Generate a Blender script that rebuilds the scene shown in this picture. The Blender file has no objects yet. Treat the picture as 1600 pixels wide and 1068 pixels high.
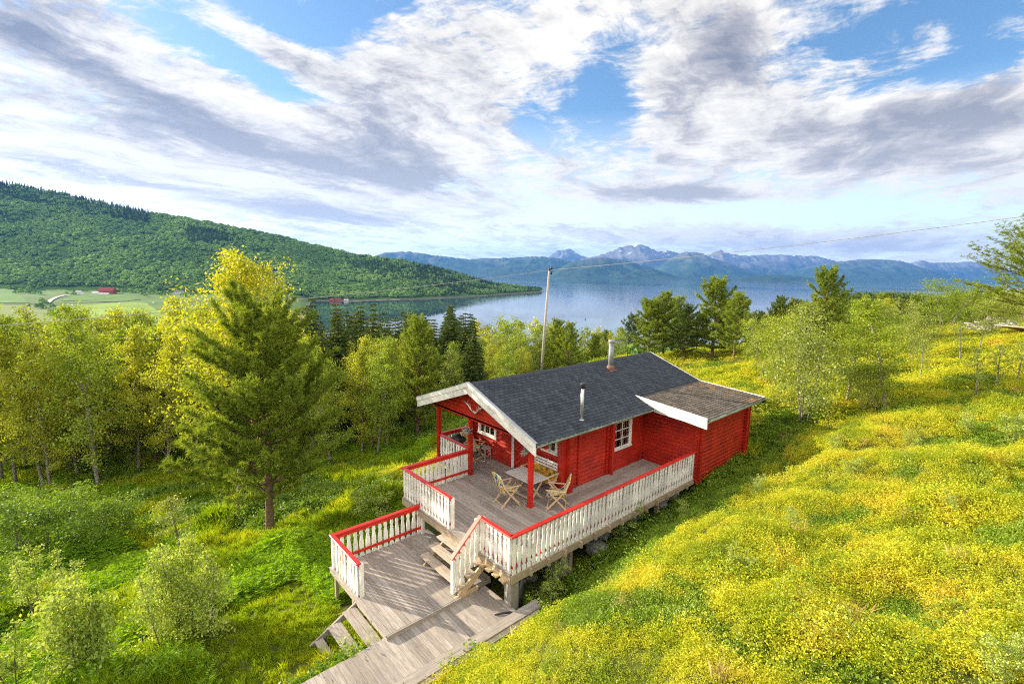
import bpy, bmesh, math, random
import numpy as np
from mathutils import Vector, Matrix, noise as mnoise

R = math.radians
sc = bpy.context.scene
COL = sc.collection
RNG = np.random.RandomState(7)
random.seed(7)

# ------------------------------------------------------------------ camera
FPX, PITCH, ROLL, YAW = 749.0, R(8.262), R(1.034), R(45 + 3.35)
CAM = np.array([-6.768, -7.486, 6.816])
fw = np.array([math.cos(YAW) * math.cos(PITCH), math.sin(YAW) * math.cos(PITCH), -math.sin(PITCH)])
rt0 = np.array([math.sin(YAW), -math.cos(YAW), 0.0])
up0 = np.cross(rt0, fw)
rt = rt0 * math.cos(ROLL) + up0 * math.sin(ROLL)
up = -rt0 * math.sin(ROLL) + up0 * math.cos(ROLL)
cd = bpy.data.cameras.new('camera')
cd.sensor_width = 36.0
cd.lens = FPX * 36.0 / 1600.0
cd.clip_start = 0.05
cd.clip_end = 90000
cam = bpy.data.objects.new('camera', cd)
COL.objects.link(cam)
m = Matrix((( rt[0], up[0], -fw[0], CAM[0]), (rt[1], up[1], -fw[1], CAM[1]), (rt[2], up[2], -fw[2], CAM[2]), (0, 0, 0, 1)))
cam.matrix_world = m
sc.camera = cam
FH = np.array([math.cos(YAW), math.sin(YAW)])      # horizontal forward
RH = np.array([math.sin(YAW), -math.cos(YAW)])     # horizontal right

def ds_xy(d, s):
    return CAM[0] + FH[0] * d + RH[0] * s, CAM[1] + FH[1] * d + RH[1] * s
def xy_ds(x, y):
    dx, dy = x - CAM[0], y - CAM[1]
    return dx * FH[0] + dy * FH[1], dx * RH[0] + dy * RH[1]
def horiz(px):
    return 425.3 + 0.0179 * (px - 800)

# ------------------------------------------------------------------ helpers
def tag(o, label=None, cat=None, group=None, kind=None):
    if label: o['label'] = label
    if cat: o['category'] = cat
    if group: o['group'] = group
    if kind: o['kind'] = kind
    return o
def empty(name, loc=(0, 0, 0), rz=0.0, label=None, cat=None, group=None, parent=None):
    o = bpy.data.objects.new(name, None)
    o.empty_display_size = 0.2
    COL.objects.link(o)
    o.location = loc
    o.rotation_euler = (0, 0, rz)
    if parent: o.parent = parent
    return tag(o, label, cat, group)
def link(name, me, parent=None, loc=None):
    o = bpy.data.objects.new(name, me)
    COL.objects.link(o)
    if parent: o.parent = parent
    if loc is not None: o.location = loc
    return o
def copy_tree(o, parent=None):
    c = o.copy()
    COL.objects.link(c)
    c.parent = parent
    for ch in list(o.children):
        copy_tree(ch, c)
    return c

def mesh_np(name, V, F, mats, smooth=False, fm=None):
    """V (n,3); F (m,k) all same size"""
    V = np.asarray(V, dtype=np.float32); F = np.asarray(F, dtype=np.int32)
    me = bpy.data.meshes.new(name)
    me.vertices.add(len(V)); me.vertices.foreach_set('co', V.ravel())
    k = F.shape[1]
    me.loops.add(F.size); me.loops.foreach_set('vertex_index', F.ravel())
    me.polygons.add(len(F))
    me.polygons.foreach_set('loop_start', np.arange(0, F.size, k, dtype=np.int32))
    me.polygons.foreach_set('loop_total', np.full(len(F), k, dtype=np.int32))
    if not isinstance(mats, (list, tuple)): mats = [mats]
    for mm in mats: me.materials.append(mm)
    if fm is not None: me.polygons.foreach_set('material_index', np.asarray(fm, dtype=np.int32))
    if smooth: me.polygons.foreach_set('use_smooth', np.ones(len(F), dtype=bool))
    me.update(calc_edges=True)
    return me

class MB:
    """mesh builder: boxes, bars, tubes, polygons collected in one mesh"""
    def __init__(s): s.v = []; s.f = []; s.sm = []
    def add(s, vs, fs, smooth=False):
        b = len(s.v); s.v += [tuple(v) for v in vs]
        for f in fs: s.f.append(tuple(b + i for i in f)); s.sm.append(smooth)
        return s
    def box(s, x0, y0, z0, x1, y1, z1):
        if x0 > x1: x0, x1 = x1, x0
        if y0 > y1: y0, y1 = y1, y0
        if z0 > z1: z0, z1 = z1, z0
        vs = [(x0,y0,z0),(x1,y0,z0),(x1,y1,z0),(x0,y1,z0),(x0,y0,z1),(x1,y0,z1),(x1,y1,z1),(x0,y1,z1)]
        return s.add(vs, [(3,2,1,0),(4,5,6,7),(0,1,5,4),(1,2,6,5),(2,3,7,6),(3,0,4,7)])
    def bar(s, p, q, w, h, upv=(0,0,1)):
        """box beam from p to q, width w (sideways), height h (along up)"""
        p = Vector(p); q = Vector(q); d = (q - p).normalized()
        u = Vector(upv); r = d.cross(u)
        if r.length < 1e-4: r = d.cross(Vector((1, 0, 0)))
        r.normalize(); u = r.cross(d).normalized()
        vs = []
        for e in (p, q):
            for a, b in ((-1,-1),(1,-1),(1,1),(-1,1)):
                vs.append(e + r * (a * w / 2) + u * (b * h / 2))
        return s.add(vs, [(0,1,2,3),(7,6,5,4),(0,4,5,1),(1,5,6,2),(2,6,7,3),(3,7,4,0)])
    def tube(s, pts, rad, n=8, cap=True, smooth=True):
        pts = [Vector(p) for p in pts]
        if not isinstance(rad, (list, tuple)): rad = [rad] * len(pts)
        vs = []; fs = []
        ref = None
        for i, p in enumerate(pts):
            d = (pts[min(i+1, len(pts)-1)] - pts[max(i-1, 0)])
            if d.length < 1e-9: d = Vector((0, 0, 1))
            d.normalize()
            if ref is None:
                ref = d.orthogonal().normalized()
            ref = (ref - d * ref.dot(d))
            if ref.length < 1e-6: ref = d.orthogonal()
            ref.normalize(); b = d.cross(ref)
            for k in range(n):
                a = 2 * math.pi * k / n
                vs.append(p + (ref * math.cos(a) + b * math.sin(a)) * rad[i])
        for i in range(len(pts) - 1):
            for k in range(n):
                k2 = (k + 1) % n
                fs.append((i*n+k, i*n+k2, (i+1)*n+k2, (i+1)*n+k))
        s.add(vs, fs, smooth)
        if cap:
            b = len(s.v) - len(vs)
            s.f.append(tuple(b + k for k in range(n))[::-1]); s.sm.append(False)
            s.f.append(tuple(b + (len(pts)-1)*n + k for k in range(n))); s.sm.append(False)
        return s
    def prism(s, poly, a, b, axis='x'):
        """poly in the 2 other axes extruded from a to b"""
        n = len(poly)
        def P(u, v, w):
            return {'x': (w, u, v), 'y': (u, w, v), 'z': (u, v, w)}[axis]
        vs = [P(u, v, a) for u, v in poly] + [P(u, v, b) for u, v in poly]
        fs = [tuple(range(n)), tuple(range(2*n-1, n-1, -1))]
        for i in range(n):
            j = (i + 1) % n
            fs.append((i, i + n, j + n, j))
        return s.add(vs, fs)
    def build(s, name, mat, parent=None, loc=None, bevel=0.0):
        me = bpy.data.meshes.new(name)
        me.from_pydata(s.v, [], s.f)
        me.polygons.foreach_set('use_smooth', s.sm)
        bm = bmesh.new(); bm.from_mesh(me)
        bmesh.ops.recalc_face_normals(bm, faces=bm.faces)
        if bevel > 0:
            es = [e for e in bm.edges if len(e.link_faces) == 2 and e.calc_face_angle(0) > 0.6]
            bmesh.ops.bevel(bm, geom=es, offset=bevel, segments=1, affect='EDGES', clamp_overlap=True)
        bm.to_mesh(me); bm.free()
        me.materials.append(mat)
        return link(name, me, parent, loc)

# ------------------------------------------------------------------ node helpers
def new_mat(name):
    mt = bpy.data.materials.new(name); mt.use_nodes = True
    nt = mt.node_tree; nt.nodes.clear()
    return mt, nt
class N:
    def __init__(s, nt): s.nt = nt
    def n(s, t, **kw):
        nd = s.nt.nodes.new(t)
        ins = kw.pop('ins', {})
        for k, v in kw.items(): setattr(nd, k, v)
        for k, v in ins.items(): s.set(nd, k, v)
        return nd
    def set(s, nd, k, v):
        i = nd.inputs[k]
        if isinstance(v, bpy.types.NodeSocket): s.nt.links.new(v, i)
        else:
            if isinstance(v, (tuple, list)) and len(v) == 3 and i.type == 'RGBA': v = (*v, 1)
            i.default_value = v
    def math(s, op, a, b=0.0, c=None, clamp=False):
        nd = s.n('ShaderNodeMath', operation=op); nd.use_clamp = clamp
        s.set(nd, 0, a); s.set(nd, 1, b)
        if c is not None: s.set(nd, 2, c)
        return nd.outputs[0]
    def vmath(s, op, a, b=None, out=0, sc=None):
        nd = s.n('ShaderNodeVectorMath', operation=op)
        s.set(nd, 0, a)
        if b is not None: s.set(nd, 1, b)
        if sc is not None: s.set(nd, 3, sc)
        return nd.outputs[out]
    def noise(s, vec, scale, detail=4, rough=0.5, dist=0.0, dim='3D', w=None):
        nd = s.n('ShaderNodeTexNoise', noise_dimensions=dim)
        if vec is not None: s.set(nd, 'Vector', vec)
        if w is not None: s.set(nd, 'W', w)
        s.set(nd, 'Scale', scale); s.set(nd, 'Detail', detail); s.set(nd, 'Roughness', rough); s.set(nd, 'Distortion', dist)
        return nd
    def mapr(s, v, a, b, c=0.0, d=1.0, smooth=False, clamp=True):
        nd = s.n('ShaderNodeMapRange'); nd.clamp = clamp
        if smooth: nd.interpolation_type = 'SMOOTHSTEP'
        s.set(nd, 0, v)
        for i, x in zip((1, 2, 3, 4), (a, b, c, d)): s.set(nd, i, x)
        return nd.outputs[0]
    def mix(s, f, a, b, mode='MIX'):
        nd = s.n('ShaderNodeMix', data_type='RGBA', blend_type=mode)
        s.set(nd, 0, f); s.set(nd, 6, a); s.set(nd, 7, b)
        return nd.outputs[2]
    def ramp(s, v, stops):
        nd = s.n('ShaderNodeValToRGB')
        cr = nd.color_ramp
        while len(cr.elements) < len(stops): cr.elements.new(0.5)
        for e, (p, c) in zip(cr.elements, stops):
            e.position = p; e.color = (*c, 1) if len(c) == 3 else c
        s.set(nd, 0, v)
        return nd.outputs[0]
    def mapping(s, vec, loc=(0,0,0), rot=(0,0,0), scl=(1,1,1)):
        nd = s.n('ShaderNodeMapping')
        s.set(nd, 0, vec); s.set(nd, 1, loc); s.set(nd, 2, rot); s.set(nd, 3, scl)
        return nd.outputs[0]
    def pos(s): return s.n('ShaderNodeNewGeometry').outputs['Position']
    def island(s): return s.n('ShaderNodeNewGeometry').outputs['Random Per Island']
    def objc(s): return s.n('ShaderNodeTexCoord').outputs['Object']
    def bump(s, h, strength=0.3, dist=0.02):
        nd = s.n('ShaderNodeBump'); s.set(nd, 'Height', h); s.set(nd, 'Strength', strength); s.set(nd, 'Distance', dist)
        return nd.outputs[0]
    def princ(s, base, rough=0.6, spec=0.5, normal=None, metal=0.0, **kw):
        nd = s.n('ShaderNodeBsdfPrincipled')
        s.set(nd, 'Base Color', base); s.set(nd, 'Roughness', rough); s.set(nd, 'Metallic', metal)
        s.set(nd, 'Specular IOR Level', spec)
        if normal is not None: s.set(nd, 'Normal', normal)
        for k, v in kw.items(): s.set(nd, k.replace('_', ' '), v)
        return nd.outputs[0]
    def out(s, surf=None, vol=None):
        o = s.n('ShaderNodeOutputMaterial')
        if surf is not None: s.nt.links.new(surf, o.inputs[0])
        if vol is not None: s.nt.links.new(vol, o.inputs[1])

def leaf_mat(name, stops, trans=0.45, gloss=0.06, scale=0.35, world=0.5, tcol=1.0, rough=0.5):
    """foliage: colour varies per leaf (island) and by place"""
    mt, nt = new_mat(name); k = N(nt)
    gloss *= 0.4
    isl = k.island()
    nz = k.noise(k.pos(), scale, 3, 0.6).outputs[0]
    nzs = k.mapr(nz, 0.3, 0.7)
    v = k.math('ADD', k.math('MULTIPLY', isl, 1 - world), k.math('MULTIPLY', nzs, world))
    col = k.ramp(v, stops)
    dif = k.n('ShaderNodeBsdfDiffuse', ins={'Color': col}).outputs[0]
    tc = k.mix(1.0, col, (tcol * 1.15, tcol * 1.1, tcol * 0.5), 'MULTIPLY')
    tr = k.n('ShaderNodeBsdfTranslucent', ins={'Color': tc}).outputs[0]
    mx = k.n('ShaderNodeMixShader', ins={0: trans}); nt.links.new(dif, mx.inputs[1]); nt.links.new(tr, mx.inputs[2])
    gl = k.n('ShaderNodeBsdfGlossy', ins={'Color': (1, 1, 1), 'Roughness': rough}).outputs[0]
    m2 = k.n('ShaderNodeMixShader', ins={0: gloss}); nt.links.new(mx.outputs[0], m2.inputs[1]); nt.links.new(gl, m2.inputs[2])
    k.out(m2.outputs[0])
    return mt

M = {}
def simple(name, col, rough=0.6, spec=0.4, metal=0.0, var=0.15, nscale=6.0, bumps=0.0, bscale=40.0):
    mt, nt = new_mat(name); k = N(nt)
    nz = k.noise(k.pos(), nscale, 4, 0.6).outputs[0]
    f = k.mapr(nz, 0.3, 0.7, 1 - var, 1 + var)
    c = k.vmath('SCALE', tuple(col), sc=f)
    nrm = None
    if bumps > 0: nrm = k.bump(k.noise(k.pos(), bscale, 3).outputs[0], bumps, 0.01)
    k.out(k.princ(c, rough, spec, nrm, metal))
    M[name] = mt
    return mt

def paint_mat(name, col, rough=0.35, dirt=(0.3, 0.28, 0.24), dirtf=0.15, grain=(1, 1, 1), worn=0.0, lowdirt=0.0):
    mt, nt = new_mat(name); k = N(nt)
    p = k.pos()
    g = k.noise(k.mapping(p, scl=grain), 18, 4, 0.65).outputs[0]
    big = k.noise(p, 1.7, 4, 0.6).outputs[0]
    c = k.vmath('SCALE', tuple(col), sc=k.mapr(big, 0.3, 0.7, 0.68, 1.25))
    c = k.vmath('SCALE', c, sc=k.mapr(g, 0.25, 0.75, 0.9, 1.06))
    isl = k.island()
    c = k.vmath('SCALE', c, sc=k.mapr(isl, 0, 1, 0.9, 1.06))
    dn = k.noise(p, 5.0, 5, 0.75).outputs[0]
    c = k.mix(k.mapr(dn, 0.55, 0.8, 0.0, dirtf), c, dirt)
    if worn > 0:
        w = k.noise(k.mapping(p, scl=(8, 8, 2)), 9, 4, 0.8).outputs[0]
        c = k.mix(k.mapr(w, 0.64, 0.7, 0.0, worn), c, (0.3, 0.26, 0.22))
    k.out(k.princ(c, k.mapr(g, 0.3, 0.7, rough - 0.02, rough + 0.14), 0.45, k.bump(g, 0.05, 0.003)))
    M[name] = mt
    return mt

paint_mat('red_paint', (0.45, 0.024, 0.010), 0.34, dirt=(0.16, 0.01, 0.008), dirtf=0.45)
paint_mat('rail_red', (0.56, 0.020, 0.012), 0.32, dirt=(0.36, 0.09, 0.06), dirtf=0.4)
paint_mat('rail_pink', (0.60, 0.10, 0.07), 0.4, dirt=(0.5, 0.2, 0.15), dirtf=0.5)
paint_mat('white_paint', (0.78, 0.76, 0.70), 0.45, dirtf=0.2)
paint_mat('white_rail', (0.84, 0.81, 0.74), 0.55, dirt=(0.42, 0.36, 0.26), dirtf=0.22, worn=0.15)
paint_mat('post_red', (0.43, 0.020, 0.009), 0.3)

def wood_mat(name, cols, along='y', rough=0.75, knots=True):
    mt, nt = new_mat(name); k = N(nt)
    p = k.pos()
    s = {'y': (14, 1.1, 14), 'x': (1.1, 14, 14), 'z': (14, 14, 1.1)}[along]
    isl = k.island()
    off = k.vmath('SCALE', (37.0, 21.0, 11.0), sc=isl)
    pp = k.vmath('ADD', p, off)
    g1 = k.noise(k.mapping(pp, scl=s), 1.6, 6, 0.65, 1.2).outputs[0]
    g2 = k.noise(k.mapping(pp, scl=tuple(x * 4 for x in s)), 1.5, 4, 0.6).outputs[0]
    g = k.math('ADD', k.math('MULTIPLY', g1, 0.7), k.math('MULTIPLY', g2, 0.3))
    c = k.ramp(g, [(0.28, cols[0]), (0.47, cols[1]), (0.66, cols[2])])
    c = k.vmath('SCALE', c, sc=k.mapr(isl, 0, 1, 0.72, 1.18))
    big = k.noise(p, 1.3, 4, 0.6).outputs[0]
    c = k.mix(k.mapr(big, 0.42, 0.7, 0.0, 0.35), c, cols[3])
    if knots:
        vo = k.n('ShaderNodeTexVoronoi', feature='F1'); k.set(vo, 'Vector', pp); k.set(vo, 'Scale', 2.7)
        kn = k.mapr(vo.outputs['Distance'], 0.035, 0.07, 1.0, 0.0)
        c = k.mix(k.math('MULTIPLY', kn, 0.75), c, (0.05, 0.035, 0.025))
    k.out(k.princ(c, rough, 0.3, k.bump(g, 0.25, 0.006)))
    M[name] = mt
    return mt
GREY = [(0.16, 0.135, 0.115), (0.31, 0.27, 0.235), (0.47, 0.42, 0.37), (0.36, 0.29, 0.23)]
TAN = [(0.24, 0.185, 0.135), (0.42, 0.34, 0.26), (0.58, 0.50, 0.40), (0.50, 0.40, 0.29)]
wood_mat('deck_wood', GREY, 'y'); wood_mat('deck_wood_x', GREY, 'x')
wood_mat('step_wood', TAN, 'y'); wood_mat('beam_wood', GREY, 'x')
wood_mat('frame_wood', [(0.22, 0.16, 0.11), (0.38, 0.29, 0.2), (0.5, 0.4, 0.29), (0.3, 0.27, 0.15)], 'x')
wood_mat('fresh_wood', [(0.38, 0.25, 0.14), (0.58, 0.42, 0.25), (0.68, 0.52, 0.34), (0.6, 0.42, 0.25)], 'z', 0.5, False)
wood_mat('pole_wood', [(0.2, 0.18, 0.155), (0.38, 0.35, 0.31), (0.50, 0.46, 0.41), (0.34, 0.31, 0.27)], 'z', 0.8, False)
simple('grey_metal', (0.25, 0.27, 0.27), 0.5, 0.5, 0.3, 0.15, 8)
simple('galv', (0.60, 0.60, 0.58), 0.35, 0.5, 0.7, 0.12, 8)
simple('dark_metal', (0.03, 0.03, 0.032), 0.4, 0.5, 0.3)
simple('black', (0.012, 0.012, 0.014), 0.45, 0.5)
simple('terracotta', (0.20, 0.10, 0.07), 0.8)
simple('concrete', (0.28, 0.26, 0.22), 0.9, 0.3, 0, 0.25, 5, 0.4)
simple('rock', (0.26, 0.25, 0.235), 0.9, 0.3, 0, 0.45, 4, 0.6, 12)
simple('pale_rock', (0.48, 0.47, 0.44), 0.9, 0.3, 0, 0.35, 5, 0.6, 12)
simple('blue_plastic', (0.04, 0.22, 0.45), 0.4)
simple('dark_under', (0.035, 0.03, 0.025), 0.9)
simple('ceiling_wood', (0.22, 0.05, 0.03), 0.6)
# weathered gutter, mossy green-grey
mt, nt = new_mat('gutter'); k = N(nt)
nz = k.noise(k.mapping(k.pos(), scl=(1.3, 6, 6)), 1.4, 5, 0.7).outputs[0]
k.out(k.princ(k.ramp(nz, [(0.35, (0.10, 0.12, 0.09)), (0.5, (0.20, 0.24, 0.18)), (0.62, (0.34, 0.40, 0.33))]), 0.5, 0.4)); M['gutter'] = mt
# glass of the cabin windows
mt, nt = new_mat('window_glass'); k = N(nt)
k.out(k.princ((0.03, 0.03, 0.035), 0.05, 0.8)); M['window_glass'] = mt
# curtain behind the glass: built in front of the dark room as a patterned cloth
mt, nt = new_mat('curtain'); k = N(nt)
wv = k.n('ShaderNodeTexWave'); k.set(wv, 'Vector', k.mapping(k.pos(), scl=(1, 1, 0.05))); k.set(wv, 'Scale', 14.0); k.set(wv, 'Distortion', 1.5)
nz = k.noise(k.pos(), 14, 3).outputs[0]
c = k.mix(wv.outputs[1], (0.80, 0.62, 0.45), (0.42, 0.22, 0.14))
c = k.mix(k.mapr(nz, 0.5, 0.62), c, (0.55, 0.4, 0.28))
k.out(k.princ(c, 0.8, 0.2)); M['curtain'] = mt
# striped / flowered chair cloth
mt, nt = new_mat('cushion_cloth'); k = N(nt)
nz = k.noise(k.objc(), 6.5, 2, 0.4).outputs[0]
n2 = k.noise(k.mapping(k.objc(), loc=(5, 3, 1)), 9.0, 2, 0.4).outputs[0]
c = k.ramp(nz, [(0.36, (0.05, 0.10, 0.30)), (0.42, (0.02, 0.2, 0.12)), (0.47, (0.62, 0.62, 0.5)), (0.53, (0.75, 0.58, 0.10)), (0.6, (0.7, 0.5, 0.1)), (0.66, (0.65, 0.16, 0.05))])
c = k.mix(k.mapr(n2, 0.56, 0.6), c, (0.66, 0.64, 0.52))
nt.nodes[-1].label = ''
k.out(k.princ(c, 0.85, 0.2)); M['cushion_cloth'] = mt
mt, nt = new_mat('orange_cloth'); k = N(nt)
nz = k.noise(k.objc(), 7, 2, 0.4).outputs[0]
k.out(k.princ(k.ramp(nz, [(0.4, (0.1, 0.13, 0.03)), (0.47, (0.5, 0.24, 0.03)), (0.6, (0.62, 0.34, 0.05))]), 0.85, 0.2)); M['orange_cloth'] = mt
# bitumen shingles
def shingle_mat(name, cols, moss):
    mt, nt = new_mat(name); k = N(nt)
    isl = k.island(); p = k.pos()
    c = k.ramp(isl, [(0.0, cols[0]), (0.5, cols[1]), (1.0, cols[2])])
    sp = k.noise(p, 220, 2, 0.7).outputs[0]
    c = k.vmath('SCALE', c, sc=k.mapr(sp, 0.3, 0.7, 0.7, 1.3))
    st = k.noise(k.mapping(p, scl=(3, 0.6, 1)), 1.2, 4, 0.6).outputs[0]
    c = k.vmath('SCALE', c, sc=k.mapr(st, 0.3, 0.7, 0.8, 1.22))
    if moss:
        mn = k.noise(p, 3.2, 5, 0.75).outputs[0]
        sepx = k.n('ShaderNodeSeparateXYZ'); k.set(sepx, 0, p)
        xf = k.mapr(sepx.outputs[0], 8.6, 11.8, -0.10, 0.07)
        mk = k.mapr(k.math('ADD', mn, xf), 0.60, 0.66)
        fine = k.noise(p, 30, 3, 0.7).outputs[0]
        mk = k.math('MULTIPLY', mk, k.mapr(fine, 0.42, 0.55))
        c = k.mix(mk, c, (0.42, 0.20, 0.03))
    k.out(k.princ(c, 0.9, 0.25, k.bump(sp, 0.3, 0.003)))
    M[name] = mt
shingle_mat('shingle_dark', [(0.040, 0.047, 0.058), (0.052, 0.060, 0.073), (0.066, 0.076, 0.09)], False)
shingle_mat('shingle_worn', [(0.075, 0.062, 0.05), (0.11, 0.092, 0.075), (0.15, 0.128, 0.105)], True)

# foliage materials
M['heath'] = leaf_mat('heath', [(0.0, (0.10, 0.17, 0.012)), (0.24, (0.28, 0.35, 0.018)), (0.46, (0.50, 0.53, 0.030)), (0.68, (0.64, 0.60, 0.045)), (0.88, (0.64, 0.48, 0.055)), (1.0, (0.56, 0.27, 0.05))], 0.42, 0.02, 0.80, 0.62)
M['heath_green'] = leaf_mat('heath_green', [(0.0, (0.08, 0.15, 0.010)), (0.5, (0.21, 0.33, 0.018)), (1.0, (0.38, 0.48, 0.03))], 0.42, 0.05, 0.6, 0.4)
M['grass'] = leaf_mat('grass', [(0.0, (0.10, 0.18, 0.008)), (0.42, (0.26, 0.39, 0.012)), (0.70, (0.46, 0.52, 0.018)), (1.0, (0.64, 0.56, 0.03))], 0.45, 0.05, 0.30, 0.6)
M['weed'] = leaf_mat('weed', [(0.0, (0.06, 0.13, 0.008)), (0.5, (0.17, 0.29, 0.012)), (1.0, (0.36, 0.46, 0.025))], 0.4, 0.07, 0.4, 0.45)
M['fern'] = leaf_mat('fern', [(0.0, (0.10, 0.22, 0.006)), (0.5, (0.24, 0.42, 0.010)), (1.0, (0.42, 0.54, 0.018))], 0.5, 0.04, 0.4, 0.5)
M['birch_leaf'] = leaf_mat('birch_leaf', [(0.0, (0.09, 0.17, 0.010)), (0.4, (0.23, 0.33, 0.015)), (0.75, (0.40, 0.46, 0.022)), (1.0, (0.55, 0.54, 0.04))], 0.45, 0.08, 0.12, 0.45)
M['birch_yellow'] = leaf_mat('birch_yellow', [(0.0, (0.18, 0.25, 0.012)), (0.4, (0.37, 0.42, 0.018)), (0.75, (0.54, 0.53, 0.025)), (1.0, (0.68, 0.60, 0.045))], 0.48, 0.08, 0.12, 0.4)
M['birch_pale'] = leaf_mat('birch_pale', [(0.0, (0.11, 0.18, 0.02)), (0.5, (0.26, 0.33, 0.035)), (1.0, (0.44, 0.46, 0.07))], 0.4, 0.10, 0.3, 0.35)
M['willow_leaf'] = leaf_mat('willow_leaf', [(0.0, (0.16, 0.26, 0.03)), (0.5, (0.36, 0.46, 0.06)), (1.0, (0.62, 0.66, 0.14))], 0.4, 0.10, 0.5, 0.35)
M['pine_needle'] = leaf_mat('pine_needle', [(0.0, (0.08, 0.14, 0.016)), (0.5, (0.21, 0.29, 0.024)), (1.0, (0.42, 0.45, 0.04))], 0.38, 0.05, 0.35, 0.4)
M['pine_dark'] = leaf_mat('pine_dark', [(0.0, (0.045, 0.085, 0.014)), (0.5, (0.10, 0.15, 0.02)), (1.0, (0.20, 0.24, 0.03))], 0.25, 0.05, 0.2, 0.4)
M['spruce_needle'] = leaf_mat('spruce_needle', [(0.0, (0.025, 0.055, 0.014)), (0.5, (0.07, 0.11, 0.020)), (1.0, (0.18, 0.20, 0.03))], 0.2, 0.05, 0.1, 0.4)
M['far_leaf'] = leaf_mat('far_leaf', [(0.0, (0.08, 0.17, 0.06)), (0.5, (0.19, 0.34, 0.10)), (1.0, (0.34, 0.50, 0.14))], 0.3, 0.02, 0.006, 0.6)
M['far_conifer'] = leaf_mat('far_conifer', [(0.0, (0.03, 0.065, 0.03)), (1.0, (0.08, 0.14, 0.05))], 0.15, 0.02, 0.01, 0.5)
simple('pine_bark', (0.17, 0.11, 0.075), 0.9, 0.2, 0, 0.4, 9, 0.6, 30)
simple('grey_bark', (0.16, 0.14, 0.12), 0.9, 0.2, 0, 0.3, 6, 0.4, 20)
mt, nt = new_mat('birch_bark'); k = N(nt)
nz = k.noise(k.mapping(k.pos(), scl=(3, 3, 14)), 1.4, 5, 0.7).outputs[0]
k.out(k.princ(k.ramp(nz, [(0.38, (0.06, 0.05, 0.04)), (0.52, (0.24, 0.21, 0.17)), (0.72, (0.50, 0.46, 0.39))]), 0.8, 0.3)); M['birch_bark'] = mt

M['dry_grass'] = leaf_mat('dry_grass', [(0.0, (0.35, 0.24, 0.08)), (1.0, (0.6, 0.48, 0.2))], 0.3, 0.03, 0.4, 0.4)
# ------------------------------------------------------------------ terrain
SEA = -60.0
CP = np.array([
 # around the deck and cabin
 (0,0.3,-1.25),(3,0.6,-1.25),(6,0.8,-1.0),(8.3,0.5,-0.75),(10,1.5,-0.5),(12.5,1.5,-0.3),(4,4,-1.4),(8,5,-1.1),(12,6,-0.8),(2,6,-1.7),
 (-2.5,1.6,-1.3),(-3.6,2.0,-1.42),(-2.6,4.3,-1.9),(0,5.2,-2.1),(0.5,2.5,-1.35),(-6,0.6,-1.25),(-9,0.6,-1.5),(-1,0.4,-1.08),
 # bank to the right of the deck
 (0.9,-0.55,-1.12),(-0.6,-0.62,-1.04),(0.8,-1.1,-0.70),(-3,-0.75,-0.95),(-6,-0.75,-1.0),(-3,-1.9,-0.25),(3.0,-0.9,-0.60),(6,-0.8,-0.55),(-0.5,-1.7,0.02),(1.7,-1.9,0.22),(3.8,-1.75,0.28),(5.2,-1.85,0.25),(7.0,-1.9,0.25),(8.4,-0.35,-0.45),(12.2,-0.4,-0.25),
 (8.6,-2.1,0.35),(10.2,-2.3,0.8),(12.5,-1.8,0.75),(16,-1.6,1.25),(14,-3.2,1.5),(-2.3,-3.3,0.75),(2,-5.0,1.7),(5,-4.5,1.45),(9,-5,1.9),(0.5,-7.8,2.45),(4.7,-7.8,2.6),
 (-3,-6,1.8),(-6,-8,2.0),(-8,-4,0.3),(-12,-6,0.4),(17,-7,2.9),(10,-8,2.7),(25,-7,3.1),(42,-5.7,3.2),(46,-2,2.7),(29,7.3,0.8),(29,12.5,0.2),(20,3,0.9),(15,3,0.2),(14,7,-0.5),
 (20,12,-0.6),(10,-15,4.6),(30,-15,4.8),(0,-15,4.2),(-10,-15,3.6),(60,-12,3.4),(60,5,0.5),
 # the slope down to the left and the valley beyond
 (5,10,-2.1),(9,11,-1.5),(13,11,-1.2),(-2.2,11.75,-3.5),(-2.45,15.6,-4.2),(-5.6,6,-2.3),(-3.6,4.3,-1.8),(-8.9,7.1,-2.8),(-6.5,21.3,-5.6),(5,16.3,-4.3),(-15,10,-4.0),
 (-13,0,-1.9),(-22,20,-6),(14,20,-4.2),(23.6,22.4,-3.0),(38,20,-2.2),(35,42,-10.5),(20,60,-14),(0,60,-13),(-20,50,-10.5),(-42,40,-9),(-20,30,-6.6),(5,38,-8),(50,30,-5),
 (60,45,-11),(-40,15,-5),(-40,-10,-2),(-30,-30,2),(10,-40,9),(50,-40,9),(60,60,-17),(20,85,-19),(-40,75,-17),(-15,40,-8.6)], float)
def tps_fit(P, lam=0.02):
    n = len(P); d2 = ((P[:, None, :2] - P[None, :, :2]) ** 2).sum(-1)
    K = 0.5 * d2 * np.log(d2 + 1e-9)
    A = np.zeros((n + 3, n + 3)); A[:n, :n] = K + lam * np.eye(n)
    A[:n, n] = 1; A[:n, n+1:] = P[:, :2]; A[n, :n] = 1; A[n+1:, :n] = P[:, :2].T
    return np.linalg.solve(A, np.r_[P[:, 2], 0, 0, 0])
TW = tps_fit(CP)
def tps(x, y):
    x = np.asarray(x, float); y = np.asarray(y, float)
    o = TW[-3] + TW[-2] * x + TW[-1] * y
    for (a, b, _), w in zip(CP, TW[:-3]):
        d2 = (x - a) ** 2 + (y - b) ** 2
        o = o + w * 0.5 * d2 * np.log(d2 + 1e-9)
    return o
def sstep(a, b, x):
    t = np.clip((x - a) / (b - a), 0, 1); return t * t * (3 - 2 * t)
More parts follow.
